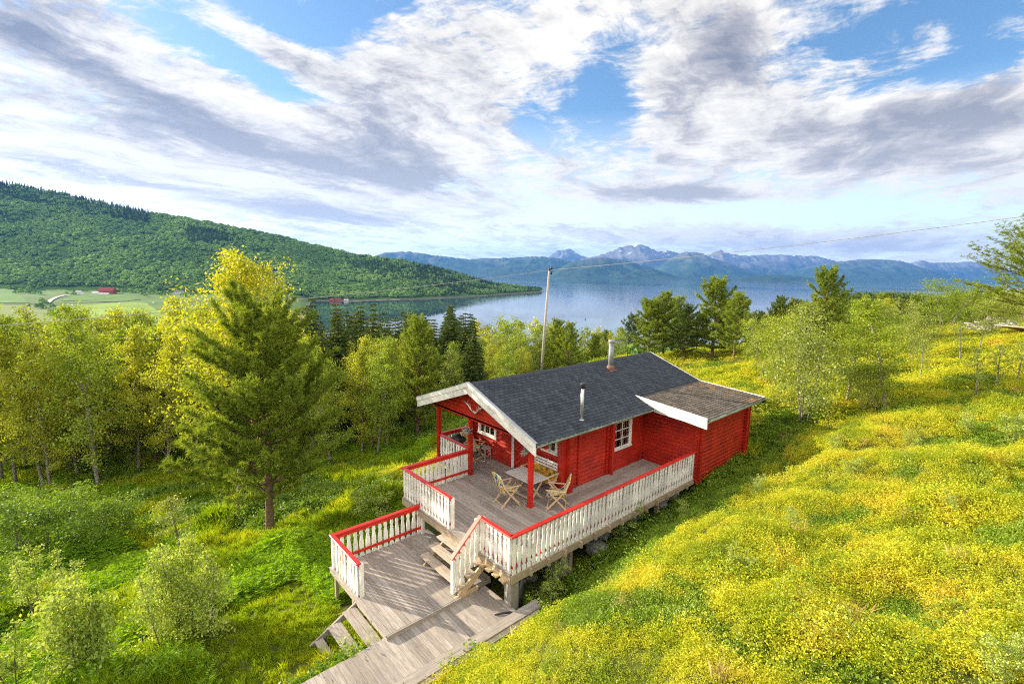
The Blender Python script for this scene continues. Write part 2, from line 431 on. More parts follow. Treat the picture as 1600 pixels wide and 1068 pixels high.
# cheap vectorised value noise
_perm = np.random.RandomState(3).rand(256, 256)
def vnoise(x, y):
    xi = np.floor(x).astype(int); yi = np.floor(y).astype(int)
    fx = x - xi; fy = y - yi; fx = fx * fx * (3 - 2 * fx); fy = fy * fy * (3 - 2 * fy)
    g = lambda a, b: _perm[a % 256, b % 256]
    return (g(xi, yi) * (1 - fx) + g(xi + 1, yi) * fx) * (1 - fy) + (g(xi, yi + 1) * (1 - fx) + g(xi + 1, yi + 1) * fx) * fy
def fbm(x, y, s, o=4, g=0.5):
    r = 0; a = 1; t = 0
    for i in range(o):
        r = r + a * (vnoise(x / s + 17.3 * i, y / s + 9.1 * i) * 2 - 1); t += a; a *= g; s *= 0.5
    return r / t
HPX = np.array([-900, 0, 100, 230, 330, 440, 560, 640, 700, 760, 845, 862], float)
HRY = np.array([262, 285, 302, 330, 347, 368, 397, 407, 420, 438, 457, 470], float)
HDR = np.array([1900, 1600, 1600, 1600, 1600, 1620, 1650, 1650, 1660, 1680, 1740, 1745], float)
HDF = np.array([1000, 990, 1000, 1010, 1000, 985, 1000, 1100, 1190, 1330, 1640, 1740], float)
HU = (HPX - 800) / FPX
HZR = CAM[2] + (horiz(HPX) - HRY) * HDR / FPX - 9
HZR[-2:] = [-56, -70]
def height(x, y, rough=True):
    x = np.asarray(x, float); y = np.asarray(y, float)
    d, s = xy_ds(x, y)
    rho = np.hypot(d, s)
    zn = tps(np.where(rho < 150, x, 0), np.where(rho < 150, y, 0))
    zs = -1.0 - 0.155 * np.maximum(d, 0) + 0.10 * np.clip(-d, 0, 400) + 4 * sstep(0, -30, d)
    w = sstep(62, 115, rho)
    z = zn * (1 - w) + zs * w
    u = s / np.maximum(d, 1.0)
    u = np.where(d > 1, u, np.sign(s) * 9)
    # valley floor on the left, sea bed elsewhere
    vf = sstep(-0.39, -0.46, u)
    floor = -67 + vf * (9.5 + 7.0 * sstep(650, 1000, d))
    z = np.where(d > 0, np.maximum(z, floor), z)
    # the hill across the bay
    df = np.interp(u, HU, HDF); dr = np.interp(u, HU, HDR); zr = np.interp(u, HU, HZR)
    t = np.clip((d - df) / (dr - df), 0, 1)
    zf = np.where(vf > 0.5, -51.0, -61.0)
    tt = t ** 1.12
    hz = zf + (zr - zf) * tt + (fbm(x, y, 260, 5, 0.55) * 26 * np.clip((zr + 60) / 120, 0, 1)) * np.sin(np.pi * np.clip(t, 0, 1))
    hz = np.where(d > dr, zr - 0.12 * (d - dr), hz)
    on = (d > df) & (u < HU[-1]) & (d > 0)
    z = np.where(on, np.maximum(z, hz), z)
    z = np.maximum(z, -75)
    if rough:
        # hummocks on the heath
        dec = sstep(1.3, 2.8, np.abs(y + 0.0) * 0 + np.maximum.reduce([-(x + 4), x - 13.5, -(y + 0.9), y - 8.2]) + 1.3)
        inside = (np.maximum.reduce([-(x + 4), x - 13.5, -(y + 0.9), y - 8.2]))
        dec = sstep(-0.2, 1.5, inside)
        walk = sstep(0.6, 1.6, np.abs(y - 0.3) - 0.4) + (x > 0.4)
        dec = dec * np.clip(walk, 0, 1)
        near = (1 - sstep(40, 90, rho)) * (1 - 0.8 * (1 - sstep(0.6, 2.4, x)) * sstep(-3.6, -2.0, y) * (y < 0))
        z = z + dec * near * (fbm(x, y, 3.0, 4, 0.5) * 0.35 + fbm(x + 50, y, 9.0, 2) * 0.30 + (np.abs(fbm(x + 20, y + 9, 2.6, 3, 0.5)) - 0.15) * 0.75)
    return z
def hgt(x, y):
    return float(height(np.array([x]), np.array([y]))[0])
def ray_dir(px, py):
    return rt * (px - 800) / FPX - up * (py - 534) / FPX + fw
def ground_at(px, py, tmax=300):
    """where the line of sight of a photo pixel meets the ground"""
    d = ray_dir(px, py)
    t = np.concatenate([np.arange(2, 80, 0.1), np.arange(80, tmax, 0.5)])
    P = CAM[None] + d[None] * t[:, None]
    h = height(P[:, 0], P[:, 1])
    i = np.argmax(P[:, 2] < h)
    if i == 0: i = len(t) - 1
    return float(P[i, 0]), float(P[i, 1]), float(h[i])

NA = 420
rings = [0.0] + list(1.2 * 1.0235 ** np.arange(0, 430))
rings = np.array([r for r in rings if r < 24000])
ang = np.linspace(0, 2 * np.pi, NA, endpoint=False)
# ring centre a little in front of the camera so the near field is finely meshed
cx0, cy0 = CAM[0] + FH[0] * 4, CAM[1] + FH[1] * 4
GX = cx0 + rings[:, None] * np.cos(ang)[None]; GY = cy0 + rings[:, None] * np.sin(ang)[None]
GZ = height(GX.ravel(), GY.ravel()).reshape(GX.shape)
nr = len(rings)
V = np.stack([GX.ravel(), GY.ravel(), GZ.ravel()], 1)
i = np.arange(nr - 1)[:, None] * NA; j = np.arange(NA)[None]; j2 = (j + 1) % NA
F = np.stack([(i + j).ravel(), (i + NA + j).ravel(), (i + NA + j2).ravel(), (i + j2).ravel()], 1)
F = F[NA:]                      # the innermost ring is a degenerate fan
V0 = len(V)
F0 = np.stack([np.zeros(NA, int), NA + np.arange(NA), NA + (np.arange(NA) + 1) % NA, NA + (np.arange(NA) + 1) % NA], 1)
mt, nt = new_mat('ground'); k = N(nt)
p = k.pos(); sx = k.n('ShaderNodeSeparateXYZ'); k.set(sx, 0, p)
n1 = k.noise(p, 0.5, 5, 0.65).outputs[0]; n2 = k.noise(p, 7.0, 4, 0.7).outputs[0]
c = k.ramp(k.math('ADD', k.math('MULTIPLY', n1, 0.6), k.math('MULTIPLY', n2, 0.4)),
           [(0.3, (0.035, 0.045, 0.010)), (0.48, (0.06, 0.075, 0.012)), (0.6, (0.09, 0.10, 0.016)), (0.72, (0.10, 0.07, 0.03))])
farc = k.ramp(k.noise(p, 0.01, 5, 0.6).outputs[0], [(0.35, (0.04, 0.09, 0.016)), (0.65, (0.09, 0.17, 0.026))])
dist = k.vmath('LENGTH', k.vmath('SUBTRACT', p, (0.0, 0.0, 0.0)), out=1)
c = k.mix(k.mapr(dist, 60, 140), c, farc)
# wet shingle and wrack along the tide line of the bay
sh = k.mapr(sx.outputs[2], -59.0, -57.6, 1.0, 0.0)
c = k.mix(sh, c, k.mix(k.noise(p, 0.05, 4).outputs[0], (0.10, 0.085, 0.06), (0.20, 0.17, 0.13)))
k.out(k.princ(c, 0.95, 0.15, k.bump(n2, 0.5, 0.05))); M['ground'] = mt
g = link('ground', mesh_np('ground', V, F, M['ground'], True)); tag(g, 'green and yellow heath slope running down to the valley and the bay', 'ground', kind='structure')

# ------------------------------------------------------------------ water
mt, nt = new_mat('sea_water'); k = N(nt)
p = k.pos()
w1 = k.noise(k.mapping(p, rot=(0, 0, R(40)), scl=(0.02, 0.08, 1)), 1.0, 5, 0.6).outputs[0]
w2 = k.noise(k.mapping(p, rot=(0, 0, R(48.3)), scl=(0.0009, 0.00009, 1)), 2.2, 4, 0.6, 0.6).outputs[0]
calm = k.mapr(w2, 0.50, 0.58)
rough = k.mapr(calm, 0, 1, 0.09, 0.02)
bmp = k.n('ShaderNodeBump'); k.set(bmp, 'Height', w1); k.set(bmp, 'Distance', 0.35); k.set(bmp, 'Strength', k.mapr(calm, 0, 1, 0.35, 0.05))
k.out(k.princ((0.02, 0.05, 0.075), rough, 0.5, bmp.outputs[0], IOR=1.33)); M['sea_water'] = mt
n = 96; rr = [0, 400, 1500, 5000, 15000, 45000]
V = [(0, 0, SEA)]; F = []
for r_ in rr[1:]:
    for q in range(n): V.append((r_ * math.cos(2*math.pi*q/n), r_ * math.sin(2*math.pi*q/n), SEA))
me = bpy.data.meshes.new('water')
F = [(0, 1 + q, 1 + (q + 1) % n) for q in range(n)]
for a in range(len(rr) - 2):
    for q in range(n): F.append((1 + a*n + q, 1 + (a+1)*n + q, 1 + (a+1)*n + (q+1) % n, 1 + a*n + (q+1) % n))
me.from_pydata(V, [], F); me.materials.append(M['sea_water'])
tag(link('water', me), 'calm blue fjord water reflecting the clouds', 'water', kind='structure')

# ------------------------------------------------------------------ mountains across the fjord
def mtn_mat(name, low, high, snow, snowz):
    mt, nt = new_mat(name); k = N(nt)
    p = k.pos(); sx = k.n('ShaderNodeSeparateXYZ'); k.set(sx, 0, p)
    n1 = k.noise(p, 0.0016, 7, 0.62).outputs[0]
    zz = k.math('ADD', sx.outputs[2], k.mapr(n1, 0.3, 0.7, -260, 260))
    c = k.mix(k.mapr(zz, 150, 520), low, high)
    c = k.vmath('SCALE', c, sc=k.mapr(k.noise(p, 0.004, 5, 0.7).outputs[0], 0.3, 0.7, 0.6, 1.45))
    if snow:
        n2 = k.noise(k.mapping(p, scl=(1, 1, 0.5)), 0.0042, 5, 0.6).outputs[0]
        sm = k.math('MULTIPLY', k.mapr(n2, 0.605, 0.63), k.mapr(sx.outputs[2], snowz, snowz + 250, 0, 0.75))
        c = k.mix(sm, c, (0.75, 0.76, 0.78))
    k.out(k.princ(c, 0.95, 0.1))
    return mt
MG = mtn_mat('mountain_green', (0.030, 0.055, 0.022), (0.11, 0.11, 0.08), False, 0)
MS = mtn_mat('mountain_rock', (0.035, 0.05, 0.035), (0.15, 0.14, 0.135), True, 450)
def mountain(name, D, front, pts, mat, label, back=1.0, rough=0.10, seed=0):
    px = np.array([q[0] for q in pts], float); py = np.array([q[1] for q in pts], float)
    xs = np.arange(px[0], px[-1] + 0.1, 1.6)
    yy = np.interp(xs, px, py)
    if len(xs) > 8: yy = np.convolve(np.pad(yy, 2, mode='edge'), [0.05, 0.15, 0.6, 0.15, 0.05], mode='valid')
    H = CAM[2] + (horiz(xs) - yy) * D / FPX
    u = (xs - 800) / FPX
    rows = 34; V = []
    for r_ in range(rows):
        t = r_ / (rows - 1) * 2            # 0..1 front, 1..2 back
        if t <= 1:
            d = front + (D - front) * t; f = t ** 1.25
        else:
            d = D + (t - 1) * (D - front) * back; f = (2 - t) ** 1.1
        x, y = ds_xy(d, u * D * (0.5 + 0.5 * d / D))
        z = SEA - 15 + (H - SEA + 15) * f
        amp = (H - SEA) * (rough + 0.03) * 3.6 * np.sin(np.pi * np.clip(f, 0, 1)) ** 0.8
        ns = fbm(x + seed * 991, y + seed * 77, (D - front) * 0.5, 5, 0.55)
        rid = 1 - 2 * np.abs(fbm(x + seed * 31, y - seed * 57, (D - front) * 0.33, 5, 0.55))
        z = z + amp * (0.5 * ns + 0.45 * rid - 0.25)
        z = z + (H - SEA) * 0.05 * f ** 3 * (1 - 2 * np.abs(fbm(xs * 9.0 + seed * 7, xs * 0 + 5 + seed, 60, 4, 0.6)))
        V.append(np.stack([x, y, z], 1))
    nx = len(xs); V = np.concatenate(V)
    i = np.arange(rows - 1)[:, None] * nx; j = np.arange(nx - 1)[None]
    F = np.stack([(i+j).ravel(), (i+j+1).ravel(), (i+nx+j+1).ravel(), (i+nx+j).ravel()], 1)
    o = link(name, mesh_np(name, V, F, mat, True)); tag(o, label, 'mountain', kind='structure')
    return o
mountain('mountain', 11500, 9400, [(540, 432), (585, 402), (600, 396), (640, 394), (665, 397), (700, 402), (730, 405), (760, 404), (800, 403), (830, 401), (860, 403), (880, 406), (905, 414), (935, 431)], MG, 'long low blue ridge at the left end of the far shore', seed=1)
mountain('mountain', 16500, 15200, [(838, 420), (846, 408), (857, 400), (866, 392), (873, 391), (886, 390), (894, 394), (905, 400), (925, 405), (955, 420)], MS, 'flat topped grey peak standing behind the far ridges', seed=2, rough=0.05)
mountain('mountain', 14500, 12200, [(880, 430), (905, 404), (930, 400), (945, 395), (960, 388), (975, 385), (990, 383), (998, 384), (1010, 388), (1022, 394), (1035, 391), (1050, 395), (1070, 400), (1095, 410), (1130, 432)], MS, 'highest broad blue mountain with small snow patches', seed=3, rough=0.07)
mountain('mountain', 9400, 7900, [(852, 432), (870, 420), (890, 409), (910, 405), (935, 403), (955, 404), (975, 408), (1000, 415), (1030, 424), (1065, 435)], MG, 'low rounded dark blue hill right of the power pole', seed=4)
mountain('mountain', 12500, 9800, [(1000, 433), (1030, 412), (1048, 400), (1062, 394), (1075, 395), (1088, 397), (1105, 404), (1135, 414), (1165, 424), (1200, 435)], MG, 'steep blue mountain spur right of the highest summit', seed=5)
mountain('mountain', 15200, 12800, [(1075, 420), (1092, 401), (1104, 396), (1112, 393), (1117, 390), (1123, 395), (1140, 397), (1160, 400), (1190, 398), (1215, 399), (1245, 401), (1262, 400), (1285, 405), (1315, 414), (1345, 432)], MS, 'long rugged mountain range with a small pointed summit', seed=6, rough=0.07)
mountain('mountain', 12800, 10200, [(1190, 436), (1240, 422), (1280, 412), (1305, 408), (1330, 406), (1360, 405), (1390, 407), (1410, 412), (1440, 422), (1475, 430), (1520, 438)], MG, 'broad blue hill left of the far right peaks', seed=7)
mountain('mountain', 16000, 14200, [(1330, 425), (1390, 414), (1415, 410), (1428, 407), (1445, 411), (1462, 410), (1480, 411), (1500, 409), (1520, 411), (1540, 418), (1575, 426), (1640, 424), (1720, 412), (1800, 420), (1900, 436)], MS, 'pale distant peaks at the right end of the fjord', seed=8, rough=0.06)
mountain('island', 8200, 7700, [(1135, 436.5), (1160, 432), (1185, 428.5), (1215, 429), (1240, 431), (1262, 434), (1290, 437.3)], MG, 'low wooded island in the fjord before the range', seed=9, rough=0.04)
mountain('mountain', 13500, 12000, [(1490, 439), (1540, 428), (1620, 418), (1720, 424), (1830, 440)], MG, 'low hill behind the pine branches at the right edge', seed=10)

# ------------------------------------------------------------------ haze: one closed box of thin air
mt, nt = new_mat('haze'); k = N(nt)
HAZE_D = 4.2e-5
pv = k.n('ShaderNodeVolumePrincipled', ins={'Color': (0.11, 0.37, 1.0), 'Density': HAZE_D, 'Anisotropy': 0.2})
k.out(vol=pv.outputs[0])
b = MB(); b.box(-2500, -2500, -78.0, 19000, 19000, 1120)
tag(b.build('haze', mt), 'thin blue air over the fjord', 'haze', kind='stuff')

# ------------------------------------------------------------------ farm land in the valley
def valley_pt(px, py, lift=0.6):
    d = ray_dir(px, py); t = np.arange(330, 2600, 1.0)
    X = CAM[None] + d[None] * t[:, None]; h = height(X[:, 0], X[:, 1]); i = int(np.argmax(X[:, 2] < h))
    return (float(X[i, 0]), float(X[i, 1]), float(h[i]) + lift)
def patch(name, pix, col, label, lift=0.6, stripe=0.0, cat='field'):
    mt, nt = new_mat(name + '_cover'); k = N(nt)
    c = k.vmath('SCALE', col, sc=k.mapr(k.noise(k.pos(), 0.03, 5, 0.65).outputs[0], 0.3, 0.7, 0.7, 1.3))
    if stripe:
        wv = k.n('ShaderNodeTexWave'); k.set(wv, 'Vector', k.mapping(k.pos(), rot=(0, 0, R(20)))); k.set(wv, 'Scale', 0.05); k.set(wv, 'Distortion', 2.0)
        c = k.vmath('SCALE', c, sc=k.mapr(wv.outputs[1], 0, 1, 1 - stripe, 1 + stripe))
    k.out(k.princ(c, 0.95, 0.1))
    # subdivide outline into a grid-ish fan draped on the land
    P = [valley_pt(a, b_, lift) for a, b_ in pix]
    me = bpy.data.meshes.new(name)
    bm = bmesh.new(); vs = [bm.verts.new(q) for q in P]; bm.faces.new(vs)
    bmesh.ops.triangulate(bm, faces=bm.faces); bmesh.ops.subdivide_edges(bm, edges=bm.edges, cuts=3, use_grid_fill=True)
    for v in bm.verts: v.co.z = hgt(v.co.x, v.co.y) + lift
    bm.to_mesh(me); bm.free(); me.materials.append(mt)
    return tag(link(name, me), label, cat, kind='structure')
patch('field', [(85, 478), (205, 472), (230, 474), (270, 500), (250, 512), (130, 512), (100, 490)], (0.19, 0.29, 0.035), 'mown pale green hay field in the valley', 0.6, 0.15)
patch('field', [(-60, 478), (60, 477), (80, 488), (96, 508), (-60, 520)], (0.15, 0.20, 0.045), 'darker brownish field at the left edge of the valley', 0.6, 0.1)
patch('field', [(-60, 452), (20, 452), (48, 473), (-60, 474)], (0.09, 0.19, 0.03), 'green pasture at the left edge below the wood', 0.6)
patch('field', [(95, 470), (120, 459), (200, 459), (220, 468), (180, 472)], (0.09, 0.18, 0.03), 'green meadow in front of the red barn', 0.6)
def strip(name, pix, w, col, label, lift=0.9, cat='road'):
    mt = simple(name + '_surface', col, 0.9)
    P = [Vector(valley_pt(a, b_, lift)) for a, b_ in pix]
    b = MB(); vs = []
    for q in range(len(P)):
        d = (P[min(q+1, len(P)-1)] - P[max(q-1, 0)]); n_ = Vector((-d.y, d.x, 0)).normalized() * w / 2
        vs += [P[q] + n_, P[q] - n_]
    b.add(vs, [(2*q, 2*q+1, 2*q+3, 2*q+2) for q in range(len(P)-1)])
    return tag(b.build(name, mt), label, cat, kind='structure')
strip('road', [(-60, 475.5), (0, 475), (40, 475), (75, 473.5), (120, 473), (200, 470.5)], 5, (0.20, 0.19, 0.15), 'straight valley road between the fields')
strip('road', [(75, 473.3), (80, 469), (88, 465), (100, 462), (112, 461)], 6, (0.46, 0.43, 0.37), 'pale gravel drive curving up to the farm', 1.1)

# ------------------------------------------------------------------ world: sky with clouds
SUN_EL, SUN_AZ = 17.6, R(117.3)       # azimuth of the sun measured from +X
sdir = np.array([math.cos(SUN_AZ) * math.cos(R(SUN_EL)), math.sin(SUN_AZ) * math.cos(R(SUN_EL)), math.sin(R(SUN_EL))])
w = bpy.data.worlds.new('World'); sc.world = w; w.use_nodes = True
nt = w.node_tree; nt.nodes.clear(); k = N(nt)
sky = k.n('ShaderNodeTexSky', sky_type='NISHITA')
sky.sun_disc = False; sky.sun_elevation = R(SUN_EL); sky.sun_rotation = R(90) - SUN_AZ
sky.air_density = 1.0; sky.dust_density = 0.6; sky.ozone_density = 2.5; sky.altitude = 50
tc = k.n('ShaderNodeTexCoord').outputs['Generated']
dirv = k.vmath('NORMALIZE', tc)
sx = k.n('ShaderNodeSeparateXYZ'); k.set(sx, 0, dirv)
zc = k.math('MAXIMUM', sx.outputs[2], 0.0)
# cloud deck seen in perspective
den = k.math('ADD', zc, 0.10)
cv = k.n('ShaderNodeCombineXYZ')
k.set(cv, 0, k.math('DIVIDE', sx.outputs[0], den)); k.set(cv, 1, k.math('DIVIDE', sx.outputs[1], den))
P = cv.outputs[0]
# compass bearings as tangents of the view from the slope: a (right), b (height)
fdot = k.vmath('DOT_PRODUCT', dirv, (float(FH[0]), float(FH[1]), 0.0), out=1)
fdm = k.math('MAXIMUM', fdot, 0.05)
ua = k.math('DIVIDE', k.vmath('DOT_PRODUCT', dirv, (float(RH[0]), float(RH[1]), 0.0), out=1), fdm)
ub = k.math('DIVIDE', sx.outputs[2], fdm)
front = k.mapr(fdot, 0.05, 0.3)
uvn = k.n('ShaderNodeCombineXYZ'); k.set(uvn, 0, ua); k.set(uvn, 1, ub); UV = uvn.outputs[0]
def blob(px, py, wx, wy, rot=0.0, soft=1.0):
    """soft elliptical region of the sky given by its bearing"""
    a0 = (px - 800) / FPX; b0 = (425 - py) / FPX * 1.0
    # rise of the view: tangent height over horizontal distance
    dvv = ray_dir(px, py); hd = dvv[0] * FH[0] + dvv[1] * FH[1]
    a0 = (dvv[0] * RH[0] + dvv[1] * RH[1]) / hd; b0 = dvv[2] / hd
    c_, s_ = math.cos(rot), math.sin(rot); ix, iy = FPX / wx, FPX / wy
    # rotate and scale about the centre with one mapping node (point type: scale, rotate, move)
    nd = k.n('ShaderNodeMapping', vector_type='TEXTURE')
    k.set(nd, 0, UV); k.set(nd, 1, (a0, b0, 0)); k.set(nd, 2, (0, 0, rot)); k.set(nd, 3, (1 / ix, 1 / iy, 1))
    r2 = k.vmath('DOT_PRODUCT', nd.outputs[0], nd.outputs[0], out=1)
    return k.math('POWER', 2.71828, k.math('MULTIPLY', r2, -1.0))
def total(lst):
    o = None
    for args in lst:
        wgt = args[-1]; o = k.math('MULTIPLY_ADD', blob(*args[:-1]), wgt, 0.0 if o is None else o)
    return k.math('MULTIPLY', o, front)
rotP = k.mapping(P, rot=(0, 0, -(YAW - R(30))))       # streets run away to the right
Pd = k.vmath('ADD', rotP, k.vmath('SCALE', k.noise(rotP, 1.1, 4, 0.55).outputs[1], sc=0.55))
Ps = k.mapping(Pd, scl=(0.55, 1.05, 1))
nA = k.noise(Ps, 0.95, 8, 0.62, 0.10).outputs[0]
nB = k.noise(Ps, 4.6, 6, 0.66, 0.1).outputs[0]
# small ripples and tufts of the mackerel sky
Pr = k.mapping(Pd, rot=(0, 0, R(25)), scl=(1.9, 1.0, 1))
nC = k.noise(Pr, 7.5, 6, 0.68, 0.25).outputs[0]
base = k.math('ADD', k.math('MULTIPLY', nA, 0.42), k.math('ADD', k.math('MULTIPLY', nB, 0.32), k.math('MULTIPLY', nC, 0.26)))
cover = total([
  # open blue (negative)
  (285, 25, 90, 34, -0.45, -0.20), (420, 120, 100, 26, -0.45, -0.34), (470, 45, 105, 42, -0.2, -0.30), (560, 18, 90, 26, 0, -0.16), (440, 150, 40, 16, -0.5, -0.2),
  (955, 145, 52, 64, 0.35, -0.24), (1000, 60, 90, 22, 0.2, -0.15), (830, 200, 40, 30, 0, -0.16), (1480, 110, 150, 28, 0.25, -0.30), (1340, 60, 90, 26, 0.25, -0.22), (1560, 60, 90, 60, 0.3, -0.18),
  (1500, 15, 200, 22, 0.0, -0.16), (60, 180, 60, 14, -0.2, -0.22), (480, 375, 320, 22, -0.05, -0.14), (720, 290, 60, 14, 0, -0.14), (900, 330, 500, 16, 0, -0.12), (1350, 325, 260, 20, 0.03, -0.22), (560, 255, 200, 8, -0.1, -0.10),
  (690, 60, 130, 60, 0.2, 0.16), (620, 110, 120, 40, -0.2, 0.14), (870, 60, 60, 50, 0.3, 0.16), (1040, 150, 60, 60, 0.3, 0.1), (560, 180, 160, 50, -0.2, 0.14), (1250, 350, 120, 10, 0, -0.1), (120, 300, 150, 8, 0, -0.08),
  # banks of cloud (positive)
  (140, 60, 230, 60, -0.4, 0.16), (360, 45, 140, 26, -0.40, 0.24), (430, 78, 40, 22, -0.3, 0.2), (120, 200, 260, 60, -0.3, 0.17), (400, 200, 260, 55, -0.3, 0.20), (600, 250, 170, 40, -0.2, 0.18), (620, 130, 160, 45, -0.2, 0.12),
  (760, 170, 130, 80, 0, 0.06), (1140, 60, 110, 80, 0.5, 0.17), (1110, 200, 110, 70, 0.2, 0.16), (1330, 190, 260, 38, 0.06, 0.20), (1440, 240, 260, 34, 0.02, 0.24), (1560, 170, 130, 30, 0, 0.16),
  (1070, 302, 130, 11, 0, 0.6), (480, 328, 110, 10, -0.10, 0.95), (1000, 360, 200, 12, 0, 0.16), (1330, 380, 300, 14, 0.0, 0.20), (1100, 350, 90, 10, 0, 0.1), (250, 330, 200, 10, 0, 0.0)])
back = k.mapr(fdot, 0.15, -0.35, 0.0, 1.0)  # added cloud bank behind the camera, unseen, to fill the cabin's near side
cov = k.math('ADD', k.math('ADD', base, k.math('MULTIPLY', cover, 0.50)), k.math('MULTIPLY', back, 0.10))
alpha = k.mapr(cov, 0.43, 0.565, 0, 0.96, True)
# light and shade inside the clouds
Po = k.mapping(Ps, loc=(0.05, -0.16, 0))
nA2 = k.noise(Po, 0.95, 7, 0.62, 0.10).outputs[0]
rel = k.mapr(k.math('SUBTRACT', nA, nA2), -0.10, 0.10, 0, 1)
thick = k.mapr(cov, 0.54, 0.76, 0, 1)
dark = total([
  (310, 195, 150, 24, -0.30, 0.60), (520, 258, 130, 15, -0.12, 0.75), (660, 280, 80, 14, -0.05, 0.95), (190, 130, 130, 24, -0.35, 0.45), (40, 30, 70, 50, 0, 0.65), (480, 330, 120, 10, -0.10, 1.0), (100, 270, 180, 12, -0.1, 0.50),
  (330, 15, 60, 12, -0.4, 0.5), (1060, 302, 120, 9, 0, 0.9), (1440, 250, 200, 18, 0.02, 0.62), (1330, 200, 230, 18, 0.05, 0.45), (1130, 60, 60, 50, 0.4, 0.40), (1200, 130, 120, 50, 0.2, 0.35), (1540, 180, 120, 20, 0, 0.4), (900, 355, 90, 7, 0, 0.4), (1330, 388, 280, 9, 0, 0.45),
  (450, 215, 220, 24, -0.25, 0.45), (160, 180, 200, 20, -0.25, 0.35)])
shade = k.math('ADD', k.math('MULTIPLY', thick, 0.40), k.math('ADD', k.math('MULTIPLY', dark, 0.62), k.math('MULTIPLY', rel, 0.68)))
shade = k.math('SUBTRACT', shade, k.mapr(nB, 0.32, 0.68, -0.12, 0.34))
shade = k.math('SUBTRACT', shade, k.mapr(nC, 0.32, 0.68, -0.16, 0.26))
CL = 9.6
ccol = k.ramp(shade, [(0.03, (1.02, 0.965, 0.87)), (0.30, (0.80, 0.76, 0.70)), (0.58, (0.47, 0.45, 0.46)), (0.95, (0.23, 0.24, 0.29))])
# lower clouds take the warm light of the low sun
ccol = k.mix(k.mapr(sx.outputs[2], 0.0, 0.30, 0.70, 0.05), ccol, (0.96, 0.88, 0.78))
ccol = k.vmath('SCALE', ccol, sc=k.mapr(back, 0, 1, 5.5, 12.5))  # clouds behind the view made brighter, as added fill light
skyc = k.n('ShaderNodeHueSaturation', ins={'Saturation': 1.20, 'Value': 1.0, 'Color': sky.outputs[0]}).outputs[0]
# thin milky veil toward the horizon
veil = k.mix(k.mapr(ua, -0.5, 0.75), (9.2, 8.6, 7.6), (6.6, 7.4, 8.2))
skyc = k.mix(k.mapr(sx.outputs[2], 0.02, 0.30, 0.92, 0.04), skyc, veil)
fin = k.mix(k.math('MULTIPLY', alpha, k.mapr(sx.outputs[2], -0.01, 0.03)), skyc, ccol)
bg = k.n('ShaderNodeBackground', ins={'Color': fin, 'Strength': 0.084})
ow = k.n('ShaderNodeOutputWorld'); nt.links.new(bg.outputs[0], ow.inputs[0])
w.cycles.sampling_method = 'MANUAL'; w.cycles.sample_map_resolution = 1024

sl = bpy.data.lights.new('sun', 'SUN'); sl.energy = 5.0; sl.angle = R(0.53); sl.color = (1.0, 0.88, 0.68)
so = bpy.data.objects.new('sun', sl); COL.objects.link(so)
so.rotation_euler = Vector(-sdir).to_track_quat('-Z', 'Y').to_euler(); so.location = (0, 0, 60)
sc.view_settings.view_transform = 'Standard'; sc.view_settings.look = 'None'; sc.view_settings.gamma = 1.0
sc.view_settings.exposure = 1.34
sc.render.engine = 'CYCLES'
sc.cycles.use_denoising = False
sc.cycles.filter_width = 1.15
sc.cycles.denoising_prefilter = 'ACCURATE'
sc.cycles.denoising_input_passes = 'RGB_ALBEDO_NORMAL'
sc.cycles.max_bounces = 6; sc.cycles.diffuse_bounces = 3; sc.cycles.glossy_bounces = 3; sc.cycles.transmission_bounces = 4
sc.cycles.volume_bounces = 0; sc.cycles.transparent_max_bounces = 6
sc.cycles.sample_clamp_indirect = 6.0
sc.cycles.use_adaptive_sampling = True
# ------------------------------------------------------------------ cabin
RIDGE_Y, RIDGE_Z, SLOPE = 4.48, 3.317, 0.3603
EAVE_Y = 1.371
XR0, XR1, XA = 2.038, 12.355, 7.815
AEY, AEZ, KY, KZ = -0.584, 2.266, 2.02, 2.43
ASL = (KZ - AEZ) / (KY - AEY)
def roof_z(y): return RIDGE_Z - SLOPE * abs(y - RIDGE_Y)
cabin = empty('cabin', (8.2, 3.4, -0.3), 0, 'red log cabin with dark shingle roof, white bargeboards and covered porch', 'cabin')
cabin_inv = Vector((8.2, 3.4, -0.3))
def P(o):      # parent to the cabin, keeping world coordinates of the mesh
    o.parent = cabin; o.location = Vector(o.location) - cabin_inv; return o

def log_wall(name, axis, fixed, a, b, z0, z1, out, holes=(), top=None, mat='red_paint', lh=0.14, prot=0.0, parent=True):
    """wall of stacked planed logs; each log a moulded profile with a V groove.
    axis: direction the logs run; fixed: coordinate of the outer face; out: +-1 outward; holes: (a0,a1,z0,z1)"""
    m_ = MB(); c = 0.026; th = 0.09
    n = int(math.ceil((z1 - z0) / lh - 1e-6))
    for i in range(n):
        za, zb = z0 + i * lh, min(z0 + (i + 1) * lh, z1)
        if zb - za < 0.01: continue
        segs = [(a, b)]
        if top: # sloped top: clip the ends where the log would stand above the roof line
            ok = top(zb); segs = [(max(a, ok[0]), min(b, ok[1]))]
            if segs[0][1] <= segs[0][0] + 0.02: continue
        for (h0, h1, hz0, hz1) in holes:
            if zb > hz0 + 0.01 and za < hz1 - 0.01:
                ns = []
                for s0, s1 in segs:
                    if h1 <= s0 or h0 >= s1: ns.append((s0, s1)); continue
                    if h0 > s0: ns.append((s0, h0))
                    if h1 < s1: ns.append((h1, s1))
                segs = ns
        f = fixed; o = out
        prof = [(f - o*th, za), (f - o*c, za), (f, za + c), (f, zb - c), (f - o*c, zb), (f - o*th, zb)]
        for s0, s1 in segs:
            m_.prism(prof, s0, s1, axis)
    o = m_.build(name, M[mat])
    return P(o) if parent else o
FX, SY, WZ = 4.04, 2.05, -0.06
